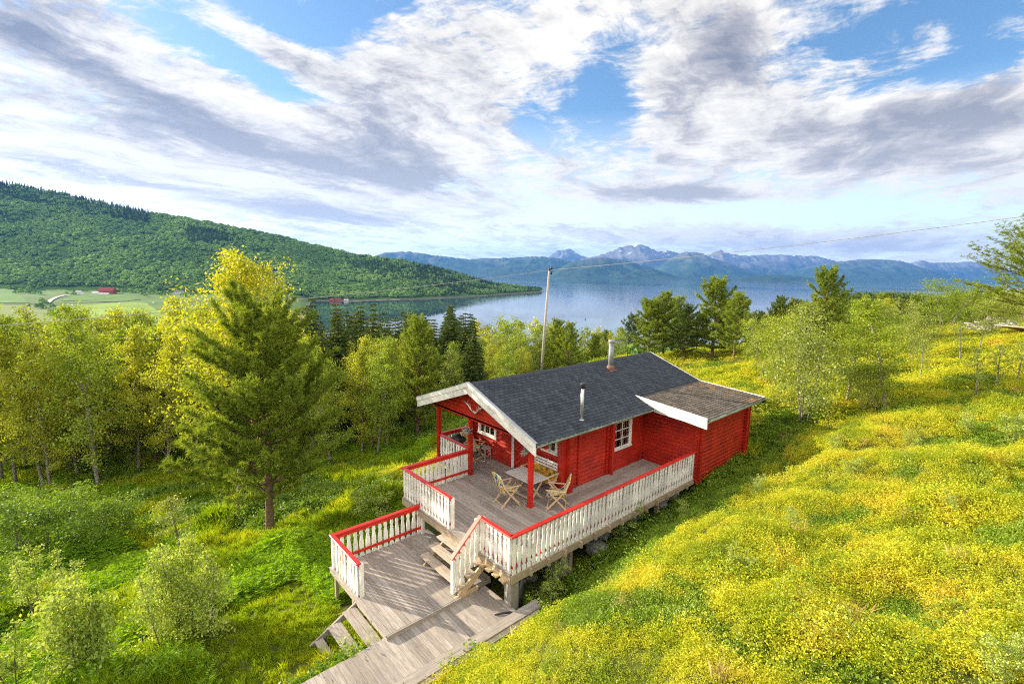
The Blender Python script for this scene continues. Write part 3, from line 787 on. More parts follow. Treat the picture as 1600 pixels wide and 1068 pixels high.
# front wall (facing the porch), side walls, back wall, annex walls
def gable_top(z): 
    lim = (RIDGE_Z - 0.16 - z) / SLOPE
    return (RIDGE_Y - lim, RIDGE_Y + lim)
WIN_L = (5.45, 6.42, 0.84, 1.74); WIN_R = (2.41, 3.02, 1.16, 1.86); DOOR = (3.50, 4.42, 0.0, 2.02)
log_wall('wall', 'y', FX, SY, 6.92, WZ, 3.1, -1, [WIN_L, WIN_R, DOOR], gable_top)
WIN_S = (6.48, 7.46, 0.80, 1.74)
log_wall('wall', 'x', SY, FX, 8.36, WZ, 2.26, -1, [WIN_S])
log_wall('wall', 'x', 6.92, FX, 12.18, WZ - 0.2, 2.26, 1)
log_wall('wall', 'y', 12.18, SY, 6.92, WZ, 3.1, 1, (), gable_top)
log_wall('wall', 'y', 8.36, -0.06, SY, -0.13, 2.16, -1)
log_wall('wall', 'x', -0.06, 8.36, 12.18, -0.13, 2.12, -1)
log_wall('wall', 'y', 12.18, -0.06, SY, -0.13, 2.16, 1)
# gable panel at the front of the porch
log_wall('gable_panel', 'y', 2.50, EAVE_Y + 0.15, 7.45, 1.95, 3.12, -1, (), gable_top, lh=0.145)
b = MB(); b.box(2.50, 1.45, 1.93, 2.62, 7.5, 2.03); P(b.build('porch_beam', M['post_red']))
# log ends standing proud at the corners and cross walls
def log_ends(x, y, z0, z1, dx, dy, w=0.10, L=0.16):
    m_ = MB(); z = z0
    while z < z1 - 0.05:
        z2 = min(z + 0.14, z1); g_ = 0.008
        if dx: m_.box(x, y - w/2, z + g_, x + dx * L, y + w/2, z2 - g_)
        else: m_.box(x - w/2, y, z + g_, x + w/2, y + dy * L, z2 - g_)
        z = z2
    P(m_.build('log_end', M['red_paint'], bevel=0.006))
def column_boards(x, y, z0, z1, dx, dy, w=0.15, L=0.17):
    """vertical cover board over log ends"""
    m_ = MB()
    if dx: m_.box(x, y - w/2, z0, x + dx * L, y + w/2, z1)
    else: m_.box(x - w/2, y, z0, x + w/2, y + dy * L, z1)
    P(m_.build('corner_board', M['post_red'], bevel=0.008))
column_boards(FX - 0.002, SY + 0.05, -0.03, 2.3, -1, 0, 0.20, 0.20)
column_boards(FX + 0.07, SY + 0.002, -0.03, 2.26, 0, -1, 0.20, 0.20)
column_boards(4.68, SY + 0.003, 0.05, 2.2, 0, -1, 0.13, 0.05)
column_boards(6.27, SY + 0.004, -0.03, 2.2, 0, -1, 0.13, 0.19)
log_ends(6.14, SY + 0.002, 0.0, 2.2, 0, -1, 0.10, 0.06)
column_boards(FX - 0.003, 6.87, -0.03, 2.2, -1, 0, 0.14, 0.16)
log_ends(8.36, -0.012, -0.13, 2.02, -1, 0, 0.09, 0.10)
log_ends(8.50, -0.058, -0.13, 2.03, 0, -1, 0.12, 0.11)
column_boards(8.375, -0.055, -0.14, 2.05, 0, -1, 0.11, 0.02)
log_ends(12.06, -0.058, -0.13, 2.05, 0, -1, 0.14, 0.12)
column_boards(12.2, -0.055, -0.14, 2.1, 0, -1, 0.06, 0.13)
b = MB(); b.box(8.34, -0.10, -0.25, 12.2, -0.06, -0.135); P(b.build('sill_beam', M['red_paint']))
b = MB(); b.box(4.1, 2.1, -0.30, 12.1, 6.85, -0.08); b.box(8.4, 0.0, -0.35, 12.1, 2.1, -0.16); P(b.build('floor_frame', M['dark_under']))
# porch ceiling
b = MB(); b.prism([(EAVE_Y+0.12, roof_z(EAVE_Y+0.12)-0.17), (RIDGE_Y, RIDGE_Z-0.17), (7.47, roof_z(7.47)-0.17), (7.47, roof_z(7.47)-0.15), (RIDGE_Y, RIDGE_Z-0.15), (EAVE_Y+0.12, roof_z(EAVE_Y+0.12)-0.15)], XR0+0.05, FX-0.1, 'x')
P(b.build('porch_ceiling', M['ceiling_wood']))

# windows
def window(axis, fixed, a0, a1, z0, z1, out, cols, rows, label=None, name='window', sill=True):
    w_ = 0.085; f = fixed + out * 0.022
    def bx(m_, p0, p1, q0, q1, d0, d1):
        if axis == 'x': m_.box(p0, f + out*d0, q0, p1, f + out*d1, q1)
        else: m_.box(f + out*d0, p0, q0, f + out*d1, p1, q1)
    m_ = MB()
    bx(m_, a0 - w_*0.5, a0 + w_*0.5, z0, z1, -0.02, 0.03); bx(m_, a1 - w_*0.5, a1 + w_*0.5, z0, z1, -0.02, 0.03)
    bx(m_, a0 - w_*0.5 - 0.004, a1 + w_*0.5 + 0.004, z1, z1 + w_*0.9, -0.02, 0.034)
    bx(m_, a0 - w_*0.9, a1 + w_*0.9, z0 - w_*0.9, z0, -0.02, 0.045)
    win = P(m_.build(name, M['white_paint'], bevel=0.004))
    if label: win['label'] = label
    s_ = MB(); iw = a1 - a0 - w_; ih = z1 - z0; x0 = a0 + w_/2
    for c_ in range(cols + 1):
        t = 0.03 if c_ in (0, cols) else 0.024
        xx = x0 + iw * c_ / cols
        if c_ == cols: xx -= t
        elif c_ > 0: xx -= t/2
        bx(s_, xx, xx + t, z0, z1, -0.03, 0.004)
    for r_ in range(rows + 1):
        t = 0.03 if r_ in (0, rows) else 0.024
        zz = z0 + ih * r_ / rows
        if r_ == rows: zz -= t
        elif r_ > 0: zz -= t/2
        bx(s_, x0 + 0.001, x0 + iw - 0.001, zz, zz + t, -0.032, 0.001)
    s = s_.build('sash', M['white_paint']); s.parent = win
    g_ = MB(); bx(g_, x0, x0 + iw, z0, z1, -0.026, -0.022); g_ = g_.build('pane', M['pane_glass']); g_.parent = win
    c_ = MB(); n = 26; vs = []; fs = []
    for q in range(n + 1):
        aa = x0 + iw * q / n; dd = -0.030 + 0.006 * math.sin(q * 1.9)
        for zz in (z0, z1): vs.append((aa, f + out*dd, zz) if axis == 'x' else (f + out*dd, aa, zz))
    c_.add(vs, [(2*q, 2*q+2, 2*q+3, 2*q+1) for q in range(n)], True)
    c_ = c_.build('curtain', M['curtain']); c_.parent = win
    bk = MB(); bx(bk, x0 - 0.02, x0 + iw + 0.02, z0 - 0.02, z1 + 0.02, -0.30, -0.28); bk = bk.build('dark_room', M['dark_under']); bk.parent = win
    return win
mt, nt = new_mat('pane_glass'); k = N(nt)
tb = k.n('ShaderNodeBsdfTransparent', ins={'Color': (0.8, 0.82, 0.82)}); gl = k.n('ShaderNodeBsdfGlossy', ins={'Color': (1, 1, 1), 'Roughness': 0.03})
fr = k.n('ShaderNodeFresnel', ins={'IOR': 1.5}); mx = k.n('ShaderNodeMixShader', ins={0: fr.outputs[0]})
nt.links.new(tb.outputs[0], mx.inputs[1]); nt.links.new(gl.outputs[0], mx.inputs[2]); k.out(mx.outputs[0]); M['pane_glass'] = mt
window('x', SY, *WIN_S, -1, 2, 3, 'white six pane window with brown curtains')
window('y', FX, *WIN_L, -1, 3, 2, 'wide white window behind the rocking chair')
window('y', FX, *WIN_R, -1, 2, 2, 'small white window above the garden bench')
# door with diagonal boarding
b = MB()
y0, y1, z0, z1 = DOOR[0], DOOR[1], 0.02, 2.0
for q in range(-14, 22):
    # diagonal boards clipped to the door rectangle (world y-z)
    poly = []
    c0 = q * 0.13
    pts = [(y0, z0), (y1, z0), (y1, z1), (y0, z1)]
    def clip(poly, a, b_, c_):
        o = []
        for i in range(len(poly)):
            p, r = poly[i], poly[(i+1) % len(poly)]
            fp = a*p[0] + b_*p[1] - c_; fr_ = a*r[0] + b_*r[1] - c_
            if fp >= 0: o.append(p)
            if (fp >= 0) != (fr_ >= 0):
                t = fp / (fp - fr_); o.append((p[0] + t*(r[0]-p[0]), p[1] + t*(r[1]-p[1])))
        return o
    a_, b_ = 0.7071, 0.7071; base_ = a_*y0 + b_*z0
    pl = clip(pts, a_, b_, base_ + c0 + 0.006)
    if len(pl) > 2: pl = clip(pl, -a_, -b_, -(base_ + c0 + 0.124))
    if len(pl) > 2: b.prism(pl, FX + 0.0, FX - 0.03, 'x')
door = P(b.build('door', M['red_paint'])); door['label'] = 'red door of diagonal boards'
b = MB(); b.box(FX + 0.002, y0, z0, FX + 0.05, y1, z1); o = b.build('panel', M['post_red']); o.parent = door
b = MB(); b.tube([(FX - 0.03, y0 + 0.08, 1.0), (FX - 0.08, y0 + 0.08, 1.0), (FX - 0.08, y0 + 0.19, 1.0)], 0.01, 6); o = b.build('handle', M['galv']); o.parent = door
b = MB(); b.box(FX - 0.045, y1, 0.0, FX, y1 + 0.12, 2.1); b.box(FX - 0.045, y0 - 0.12, 0.0, FX, y0, 2.1); b.box(FX - 0.05, y0 - 0.12, 2.02, FX, y1 + 0.12, 2.12)
P(b.build('door_frame', M['white_paint']))
# porch posts
for y in (2.03, 4.98, 6.9):
    m_ = MB(); m_.box(2.52 - 0.065, y - 0.065, 0.05, 2.52 + 0.065, y + 0.065, 1.95); 
    m_.box(2.52 - 0.085, y - 0.03, 0.05, 2.52 + 0.085, y + 0.03, 1.95)
    m_.box(2.52 - 0.09, y - 0.09, 0.004, 2.52 + 0.09, y + 0.09, 0.06)
    P(m_.build('porch_post', M['rail_red'] if y < 3 else M['post_red'], bevel=0.006))

# roof deck, shingles, bargeboards
b = MB(); t = 0.10
b.prism([(EAVE_Y, roof_z(EAVE_Y) - 0.02), (RIDGE_Y, RIDGE_Z - 0.02), (7.589, roof_z(7.589) - 0.02), (7.589, roof_z(7.589) - t), (RIDGE_Y, RIDGE_Z - t), (EAVE_Y, roof_z(EAVE_Y) - t)], XR0 + 0.03, XR1 - 0.03, 'x')
roof = P(b.build('roof', M['shingle_dark']))
b = MB(); b.prism([(AEY + 0.02, AEZ - 0.02), (KY + 0.05, KZ - 0.02), (KY + 0.05, KZ - 0.12), (AEY + 0.02, AEZ - 0.13)], XA + 0.03, XR1 - 0.03, 'x')
aroof = P(b.build('annex_roof', M['shingle_worn']))
def shingles(name, mat, x0, x1, ya, za, yb, zb, parent, w=0.20, ex=0.135, clip=None, skipy=None):
    """courses of notched tabs laid from the eave (ya,za) up to (yb,zb)"""
    L = math.hypot(yb - ya, zb - za); n = int(L / ex) + 1
    uy, uz = (yb - ya) / L, (zb - za) / L; ny, nz = -uz * (1 if uy > 0 else -1), abs(uy)
    rs = random.Random(5)
    vs = []; fs = []
    for r_ in range(n):
        s0 = r_ * ex; s1 = min(s0 + ex * 1.08, L)
        xo = (r_ % 2) * w / 2
        q = x0 - w + xo
        while q < x1:
            xa, xb = max(q, x0), min(q + w, x1)
            q += w
            if xb - xa < 0.02: continue
            xm = (xa + xb) / 2
            if clip and not clip(xm, ya + uy * s0): continue
            j = rs.uniform(-0.003, 0.003); hi = 0.016 + rs.uniform(0, 0.005); c_ = min(0.045, (xb - xa) / 3)
            loc = [(xa + 0.004, s0 + c_*0.8 + j), (xa + c_, s0 + j), (xb - c_, s0 + j), (xb - 0.004, s0 + c_*0.8 + j), (xb - 0.002, s1), (xa + 0.002, s1)]
            bidx = len(vs)
            for (xx, ss) in loc:
                h_ = hi if ss < s1 - 0.001 else 0.004
                vs.append((xx, ya + uy*ss + ny*h_, za + uz*ss + nz*h_))
            for (xx, ss) in loc[:4]:
                vs.append((xx, ya + uy*ss + ny*-0.004, za + uz*ss + nz*-0.004))
            fs.append(tuple(bidx + i for i in range(6)))
            for i in range(3): fs.append((bidx + i, bidx + 6 + i, bidx + 7 + i, bidx + i + 1))
    m_ = MB(); m_.add(vs, fs); o = m_.build(name, mat); o.parent = parent; o.location = (0, 0, 0)
    o['kind'] = 'thing'
    return o
lim = lambda x, y: not (x > XA and y < KY - 0.02)
shingles('shingles', M['shingle_dark'], XR0 + 0.02, XR1 - 0.02, EAVE_Y - 0.03, roof_z(EAVE_Y - 0.03) - 0.01, RIDGE_Y, RIDGE_Z - 0.01, roof, clip=lim)
shingles('shingles', M['shingle_dark'], XR0 + 0.02, XR1 - 0.02, 7.62, roof_z(7.62) - 0.01, RIDGE_Y, RIDGE_Z - 0.01, roof)
shingles('shingles', M['shingle_worn'], XA + 0.02, XR1 - 0.02, AEY - 0.03, AEZ - 0.012, KY + 0.03, KZ - 0.005, aroof)
b = MB(); b.prism([(RIDGE_Y - 0.13, RIDGE_Z - 0.05 + 0.022), (RIDGE_Y, RIDGE_Z + 0.022), (RIDGE_Y + 0.13, RIDGE_Z - 0.05 + 0.022), (RIDGE_Y + 0.13, RIDGE_Z - 0.06), (RIDGE_Y, RIDGE_Z - 0.01), (RIDGE_Y - 0.13, RIDGE_Z - 0.06)], XR0 + 0.01, XR1 - 0.01, 'x')
o = b.build('ridge_cap', M['shingle_dark']); o.parent = roof
# bargeboards at the front: two boards each side
def barge(xa, xb, ylo, yhi, top, dep, name='bargeboard', par=None, mat='white_paint'):
    zl, zh = roof_z(ylo) + top, roof_z(yhi) + top
    m_ = MB(); m_.prism([(ylo, zl), (yhi, zh), (yhi, zh - dep), (ylo, zl - dep)], xa, xb, 'x')
    return P(m_.build(name, M[mat], bevel=0.004))
for (ya, yb) in ((EAVE_Y - 0.01, RIDGE_Y - 0.0005), (7.60, RIDGE_Y + 0.0005)):
    barge(XR0 - 0.035, XR0 - 0.005, ya, yb, 0.035, 0.15)
    barge(XR0 - 0.010, XR0 + 0.028, ya + (0.01 if ya < 4 else -0.01), yb, -0.10, 0.235)
    barge(XR0 - 0.04, XR0 + 0.06, ya, yb, 0.055, 0.020, 'drip_edge', mat='galv')
    barge(XR1 - 0.028, XR1 + 0.01, ya if ya > 4 else KY, yb, 0.03, 0.22)
# wedge shaped bargeboard where the annex roof leaves the main slope
b = MB(); b.prism([(AEY, AEZ + 0.03), (2.15, 2.505), (EAVE_Y + 0.0, roof_z(EAVE_Y) - 0.03), (0.4, 2.03), (AEY, AEZ - 0.335)], XA - 0.02, XA + 0.028, 'x')
P(b.build('annex_bargeboard', M['white_paint'], bevel=0.004))
b = MB(); b.prism([(EAVE_Y + 0.02, 2.19), (EAVE_Y + 0.02, 2.06), (0.15, 1.99), (0.4, 2.06)], XA + 0.030, XA + 0.055, 'x'); P(b.build('annex_bargeboard', M['white_paint']))
b = MB(); b.prism([(AEY, AEZ + 0.03), (KY, KZ + 0.03), (KY, KZ - 0.19), (AEY, AEZ - 0.19)], XR1 - 0.028, XR1 + 0.01, 'x'); P(b.build('annex_bargeboard', M['white_paint']))
b = MB(); b.box(XA + 0.05, AEY + 0.03, AEZ - 0.16, XR1 - 0.04, AEY + 0.05, AEZ - 0.02); b.box(XR0 + 0.05, EAVE_Y + 0.03, 2.07, XA, EAVE_Y + 0.05, 2.18); P(b.build('eave_board', M['white_paint']))
b = MB(); b.prism([(AEY + 0.06, AEZ - 0.17), (1.9, AEZ - 0.01), (1.9, AEZ - 0.03), (AEY + 0.06, AEZ - 0.19)], XA + 0.06, XR1 - 0.05, 'x'); P(b.build('soffit', M['ceiling_wood']))
# gutters (half round troughs)
def gutter(x0, x1, y, z, r=0.062):
    m_ = MB(); n = 8; vs = []; fs = []
    for xx in (x0, x1):
        for rr_ in (r, r - 0.008):
            for q in range(n + 1):
                a = math.pi + math.pi * q / n
                vs.append((xx, y + rr_ * math.cos(a), z + rr_ * math.sin(a)))
    K = n + 1
    for q in range(n):
        fs.append((q, q+1, 2*K+q+1, 2*K+q)); fs.append((K+q, 3*K+q, 3*K+q+1, K+q+1))
        fs.append((q, K+q, K+q+1, q+1)); fs.append((2*K+q, 2*K+q+1, 3*K+q+1, 3*K+q))
    fs.append((0, 2*K, 3*K, K)); fs.append((n, K+n, 3*K+n, 2*K+n))
    m_.add(vs, fs, True)
    return P(m_.build('gutter', M['gutter']))
gutter(XR0 + 0.02, XA - 0.05, EAVE_Y - 0.065, roof_z(EAVE_Y) - 0.01)
gutter(XA + 0.03, XR1 + 0.02, AEY - 0.065, AEZ - 0.012)
gutter(XR0 + 0.02, XR1, 7.665, roof_z(7.6) - 0.01)
b = MB(); b.tube([(XR1 - 0.1, AEY - 0.065, AEZ - 0.06), (XR1 - 0.1, AEY - 0.06, AEZ - 0.14), (XR1 - 0.12, -0.25, 1.95), (XR1 - 0.14, -0.2, 1.9)], 0.03, 8); P(b.build('downpipe', M['black']))
b = MB(); b.tube([(XR0 + 0.3, EAVE_Y - 0.06, 2.13), (XR0 + 0.35, 1.9, 1.96)], 0.012, 6); P(b.build('gutter_hook', M['dark_metal']))
b = MB(); b.tube([(XR0 + 0.3, 7.66, 2.13), (XR0 + 0.38, 7.3, 1.95), (XR0 + 0.42, 7.05, 1.80)], 0.014, 6); P(b.build('downpipe', M['dark_metal']))
# stove flue and vent pipe
fx, fy = 8.58, 3.86; fz = roof_z(fy)
b = MB(); b.tube([(fx, fy, fz), (fx, fy, 4.16)], 0.105, 20); flue = P(b.build('chimney_flue', M['grey_metal']))
b = MB(); b.tube([(fx, fy, 4.13), (fx, fy, 4.145), (fx, fy, 4.155), (fx, fy, 4.26), (fx, fy, 4.27)], [0.11, 0.125, 0.13, 0.13, 0.10], 20); b.tube([(fx, fy, 4.05), (fx, fy, 4.08)], 0.112, 20); o = b.build('cap', M['grey_metal']); o.parent = flue
b = MB(); b.tube([(fx, fy, fz - 0.1), (fx, fy, fz + 0.10), (fx, fy, fz + 0.16)], [0.17, 0.155, 0.112], 16); b.box(fx - 0.19, fy - 0.19, fz - 0.08, fx + 0.19, fy + 0.19, fz - 0.02); o = b.build('flashing', M['terracotta']); o.parent = flue
vx, vy = 4.39, 1.76; vz = roof_z(vy)
b = MB(); b.tube([(vx, vy, vz - 0.03), (vx, vy, 3.42)], 0.05, 16); b.tube([(vx, vy, vz), (vx, vy, vz + 0.03)], [0.09, 0.055], 16); vent = P(b.build('vent_pipe', M['galv']))
b = MB(); b.tube([(vx, vy, 3.34), (vx, vy, 3.36), (vx, vy, 3.48), (vx, vy, 3.51)], [0.06, 0.078, 0.078, 0.07], 16); o = b.build('cap', M['dark_metal']); o.parent = vent
# television aerial behind the ridge
ax_, ay_ = 11.9, 5.4
b = MB(); b.tube([(ax_, ay_, 2.7), (ax_, ay_, 3.92)], 0.016, 6); b.tube([(ax_ - 0.5, ay_ + 0.3, 3.80), (ax_ + 0.42, ay_ - 0.25, 3.86)], 0.010, 6)
for q in range(7):
    t = q / 6; cx_, cy_, cz_ = ax_ - 0.5 + 0.92*t, ay_ + 0.3 - 0.55*t, 3.80 + 0.06*t; L_ = 0.16 + 0.09*(1 - t)
    b.tube([(cx_ - L_*0.5, cy_ - L_*0.85, cz_), (cx_ + L_*0.5, cy_ + L_*0.85, cz_)], 0.006, 5)
b.tube([(ax_, ay_, 3.2), (ax_ + 0.35, ay_ - 0.5, 2.95)], 0.008, 5)
P(b.build('aerial', M['dark_metal']))
# antlers on the gable
b = MB()
ay, az, gx_ = 4.62, 2.40, 2.44
for sgn in (-1, 1):
    main = [(gx_, ay + sgn*0.02, az - 0.10), (gx_ - 0.02, ay + sgn*0.07, az - 0.13), (gx_ - 0.05, ay + sgn*0.17, az - 0.05), (gx_ - 0.07, ay + sgn*0.30, az + 0.08), (gx_ - 0.06, ay + sgn*0.56, az + 0.16)]
    b.tube(main, [0.020, 0.024, 0.021, 0.018, 0.010], 6)
    b.tube([main[2], (gx_ - 0.07, ay + sgn*0.19, az + 0.12)], [0.012, 0.005], 6)
    b.tube([main[3], (gx_ - 0.09, ay + sgn*0.27, az + 0.22)], [0.011, 0.005], 6)
    b.tube([main[3], (gx_ - 0.09, ay + sgn*0.42, az + 0.06)], [0.010, 0.005], 6)
    b.tube([main[1], (gx_ - 0.12, ay + sgn*0.06, az - 0.02)], [0.011, 0.005], 6)
b.tube([(gx_, ay - 0.04, az - 0.1), (gx_ - 0.02, ay, az - 0.16), (gx_, ay + 0.04, az - 0.1)], 0.022, 6)
o = b.build('antlers', M['white_paint']); tag(o, 'white reindeer antlers mounted on the red gable panel', 'antlers')

# ------------------------------------------------------------------ deck
deck = empty('deck', (4, 1.0, -0.3), 0, 'raised grey plank deck wrapping the front and side of the cabin', 'deck')
def D(o, par=None):
    par = par or deck
    o.parent = par; w_ = Vector((0, 0, 0)); q = par
    while q: w_ += Vector(q.location); q = q.parent
    o.location = Vector(o.location) - w_; return o
def planks(name, mat, axis, a0, a1, b0, b1, z, th=0.028, w=0.118, gap=0.007, seed=0, jit=0.0, cuts=None):
    """boards running along axis from a0 to a1, laid side by side from b0 to b1"""
    rs = random.Random(seed); m_ = MB(); q = b0
    while q < b1 - 0.02:
        e = min(q + w, b1)
        A0, A1 = a0 + rs.uniform(-jit, jit), a1 + rs.uniform(-jit, jit)
        if cuts:
            A0, A1 = cuts((q + e) / 2, A0, A1)
        dz = rs.uniform(-0.0015, 0.0015)
        if A1 - A0 > 0.05:
            jn = []
            if A1 - A0 > 4.2: jn = [A0 + (A1 - A0) * (0.45 if rs.random() < 0.5 else 0.62)]
            st = A0
            for en in jn + [A1]:
                if axis == 'y': m_.box(q, st, z - th + dz, e, en - 0.003, z + dz)
                else: m_.box(st, q, z - th + dz, en - 0.003, e, z + dz)
                st = en
        q = e + gap
    return m_.build(name, mat)
# main deck: boards run toward the long railing, the side gallery is boarded lengthwise
D(planks('decking', M['deck_wood'], 'y', 0.0, 4.95, -0.05, 2.40, 0.0, seed=1))
D(planks('decking', M['deck_wood'], 'y', 0.0, 6.95, 2.405, 3.46, 0.0, seed=2))
D(planks('decking', M['deck_wood'], 'y', 2.04, 6.95, 3.465, 3.99, 0.0, seed=4))
D(planks('decking', M['deck_wood_x'], 'x', 3.465, 8.34, 0.0, 2.035, 0.0, seed=3))
# frame under the deck
b = MB()
b.box(-0.02, -0.045, -0.24, 8.3, 0.0, -0.05); b.box(-0.05, 0.0, -0.24, -0.005, 4.98, -0.05); b.box(0.0, 4.97, -0.24, 2.5, 5.01, -0.05); b.box(2.46, 5.02, -0.24, 2.5, 6.98, -0.05)
b.box(2.5, 6.96, -0.24, 4.0, 7.0, -0.05)
D(b.build('edge_beam', M['frame_wood']))
b = MB(); q = 0.5
while q < 8.2:
    b.box(q, -0.14, -0.22, q + 0.05, 1.98 if q > 4 else 4.9, -0.045); q += 0.60
b.box(0.0, 1.4, -0.42, 8.2, 1.5, -0.225); b.box(0.0, 0.25, -0.42, 8.2, 0.36, -0.225)
D(b.build('joists', M['frame_wood']))
def under_post(x, y, top, w=0.12, mat='frame_wood', name='deck_post'):
    z = hgt(x, y) - 0.15
    m_ = MB(); m_.box(x - w/2, y - w/2, z, x + w/2, y + w/2, top); return D(m_.build(name, M[mat]))
for x, y in ((2.35, 0.30), (5.0, 0.30), (6.6, 0.30), (0.2, 4.6), (2.3, 4.7), (2.6, 6.7), (0.35, 2.6)): under_post(x, y, -0.24)
under_post(0.14, 0.14, -0.24, 0.24, 'concrete', 'footing')
under_post(2.15, 0.45, -0.42, 0.34, 'concrete', 'footing')
b = MB(); z = hgt(0.35, 0.02) - 0.1
b.tube([(0.33, 0.03, z), (0.33, 0.03, -0.25)], 0.075, 14); pp = D(b.build('drain_pipe', M['black']))
b = MB(); b.tube([(0.33, 0.03, z + 0.12), (0.33, 0.03, z + 0.22)], 0.09, 12); b.tube([(0.33, -0.05, z + 0.17), (0.33, -0.12, z + 0.17)], 0.035, 10); o = b.build('coupling', M['blue_plastic']); D(o, pp)
b = MB(); b.tube([(0.33, -0.02, z + 0.16), (-0.1, -0.1, -0.86), (-0.4, 0.1, -0.875)], 0.022, 8); o = b.build('hose', M['black']); D(o, pp)
# small bird ornaments / dried branches on the porch posts
def ornament(x, y, z, label):
    m_ = MB(); rs = random.Random(int(y * 10))
    for q in range(46):
        a = rs.uniform(0, 6.28); e = rs.uniform(-0.9, 1.2); L = rs.uniform(0.09, 0.23)
        p = Vector((math.cos(a)*math.cos(e), math.sin(a)*math.cos(e), math.sin(e))) * L
        m_.tube([(0, 0, 0), p * 0.6, p + Vector((0, 0, 0.02))], [0.016, 0.013, 0.006], 5)
    m_.tube([(-0.02, 0, -0.12), (0, 0, -0.02), (0.02, 0, 0.03)], [0.04, 0.075, 0.03], 8)
    o = m_.build('dried_wreath', M['twig']); o.location = (x, y, z)
    return tag(o, label, 'wreath', 'dried wreaths on the porch posts')
simple('twig', (0.30, 0.31, 0.26), 0.8, 0.2, 0, 0.5, 20)
ornament(2.38, 2.12, 1.72, 'grey dried wreath on the right porch post above the table')
ornament(2.38, 4.95, 1.55, 'grey dried wreath on the middle porch post near the grill')

# ------------------------------------------------------------------ railings
def baluster_mesh(H, w=0.122, th=0.02):
    """board with a fretted outline, height H, centred"""
    prof = [(0.0, 0.50), (0.10, 0.50), (0.145, 0.30), (0.19, 0.30), (0.24, 0.44), (0.33, 0.50), (0.50, 0.46), (0.62, 0.34), (0.70, 0.28), (0.745, 0.38), (0.785, 0.40), (0.82, 0.30), (0.86, 0.30), (0.90, 0.46), (1.0, 0.50)]
    m_ = MB(); vs = []; n = len(prof)
    for yy in (-th/2, th/2):
        for t, s in prof: vs.append((-s * w, yy, t * H))
        for t, s in prof: vs.append((s * w, yy, t * H))
    fs = []
    for q in range(n - 1):
        fs.append((q, q+1, n+q+1, n+q)); fs.append((2*n+q, 3*n+q, 3*n+q+1, 2*n+q+1))
        fs.append((q, 2*n+q, 2*n+q+1, q+1)); fs.append((n+q, n+q+1, 3*n+q+1, 3*n+q))
    fs.append((0, n, 3*n, 2*n)); fs.append((n-1, 3*n-1, 4*n-1, 2*n-1))
    m_.add(vs, fs); o = m_.build('baluster', M['white_rail']); me = o.data
    bpy.data.objects.remove(o); return me
BAL = {}
def railing(p, q, ztop, zbot, label, inner=1, slope_end=None, red='rail_red', bottom=True, ends=(1, 1), cap_w=0.13, ext=(0.06, 0.06), group=None, pitch=0.157):
    """straight railing from p to q (x,y); ztop of the hand rail, zbot foot of the boards"""
    p = Vector((p[0], p[1])); q = Vector((q[0], q[1])); d = (q - p); L = d.length; d.normalize(); nrm = Vector((-d.y, d.x)) * inner
    rz = math.atan2(d.y, d.x)
    root = empty('railing', (p.x, p.y, zbot), rz, label, 'railing', group)
    dz = (slope_end or 0.0)
    H = ztop - zbot - 0.035
    # local frame: x along, y across (inner = +y * inner)
    m_ = MB(); m_.bar((-ext[0], 0, ztop - zbot - 0.02), (L + ext[1], 0, ztop - zbot - 0.02 + dz * (L + ext[1]) / L), cap_w, 0.042)
    m_.build('handrail', M[red], root, bevel=0.012)
    m_ = MB(); m_.bar((0, inner * 0.035, ztop - zbot - 0.085), (L, inner * 0.035, ztop - zbot - 0.085 + dz), 0.03, 0.085)
    m_.build('top_rail', M[red], root)
    if bottom:
        zb = 0.12
        m_ = MB(); m_.bar((0, inner * 0.035, zb + 0.08), (L, inner * 0.035, zb + 0.08 + dz), 0.03, 0.07)
        m_.build('bottom_rail', M[red], root)
    n = max(2, int(round(L / pitch)))
    key = round(H, 3)
    if key not in BAL: BAL[key] = baluster_mesh(H)
    for i in range(n):
        t = (i + 0.5) / n
        o = bpy.data.objects.new('baluster', BAL[key]); COL.objects.link(o); o.parent = root
        o.location = (t * L, 0.0, dz * t); o.rotation_euler = (random.uniform(-0.012, 0.012), random.uniform(-0.014, 0.014), random.uniform(-0.05, 0.05)); o.scale = (random.uniform(0.93, 1.05), 1, random.uniform(0.992, 1.0))
    for e, xx in zip(ends, (0.0, L)):
        if e:
            m_ = MB(); zz = dz * xx / L
            m_.box(xx - 0.045, inner * 0.03, zz - 0.02, xx + 0.045, inner * 0.03 + inner * 0.09, zz + H - 0.01)
            m_.build('post', M['white_rail'], root, bevel=0.005)
    return root
HR_ = 0.92
railing((0.0, 0.0), (8.30, 0.0), HR_, -0.06, 'long white railing with red handrail beside the heath bank', 1, ends=(1, 1))
railing((0.0, 0.0), (0.0, 1.15), HR_, -0.062, 'short white railing between the stair top and the front corner', -1, ends=(0, 1), ext=(0.0, 0.05))
railing((0.0, 2.48), (0.0, 4.98), HR_, -0.06, 'white railing at the front edge of the deck above the lower platform', -1, ext=(0.05, 0.0))
railing((0.0, 4.98), (2.44, 4.98), HR_, -0.03, 'white railing from the deck corner to the middle porch post', -1, ends=(0, 0), ext=(0.065, 0.0))
railing((2.52, 5.06), (2.52, 6.82), HR_, -0.03, 'white railing across the left half of the porch front', -1, ends=(0, 0), ext=(0, 0))
railing((2.6, 6.93), (3.95, 6.93), HR_, -0.03, 'white railing closing the far side of the porch', -1, ends=(0, 0), ext=(0, 0))
PZ = -0.8
railing((-2.55, 4.06), (0.07, 4.06), PZ + 0.89, PZ - 0.02, 'white railing along the far side of the lower platform', -1, ext=(0.06, 0.05), pitch=0.17)
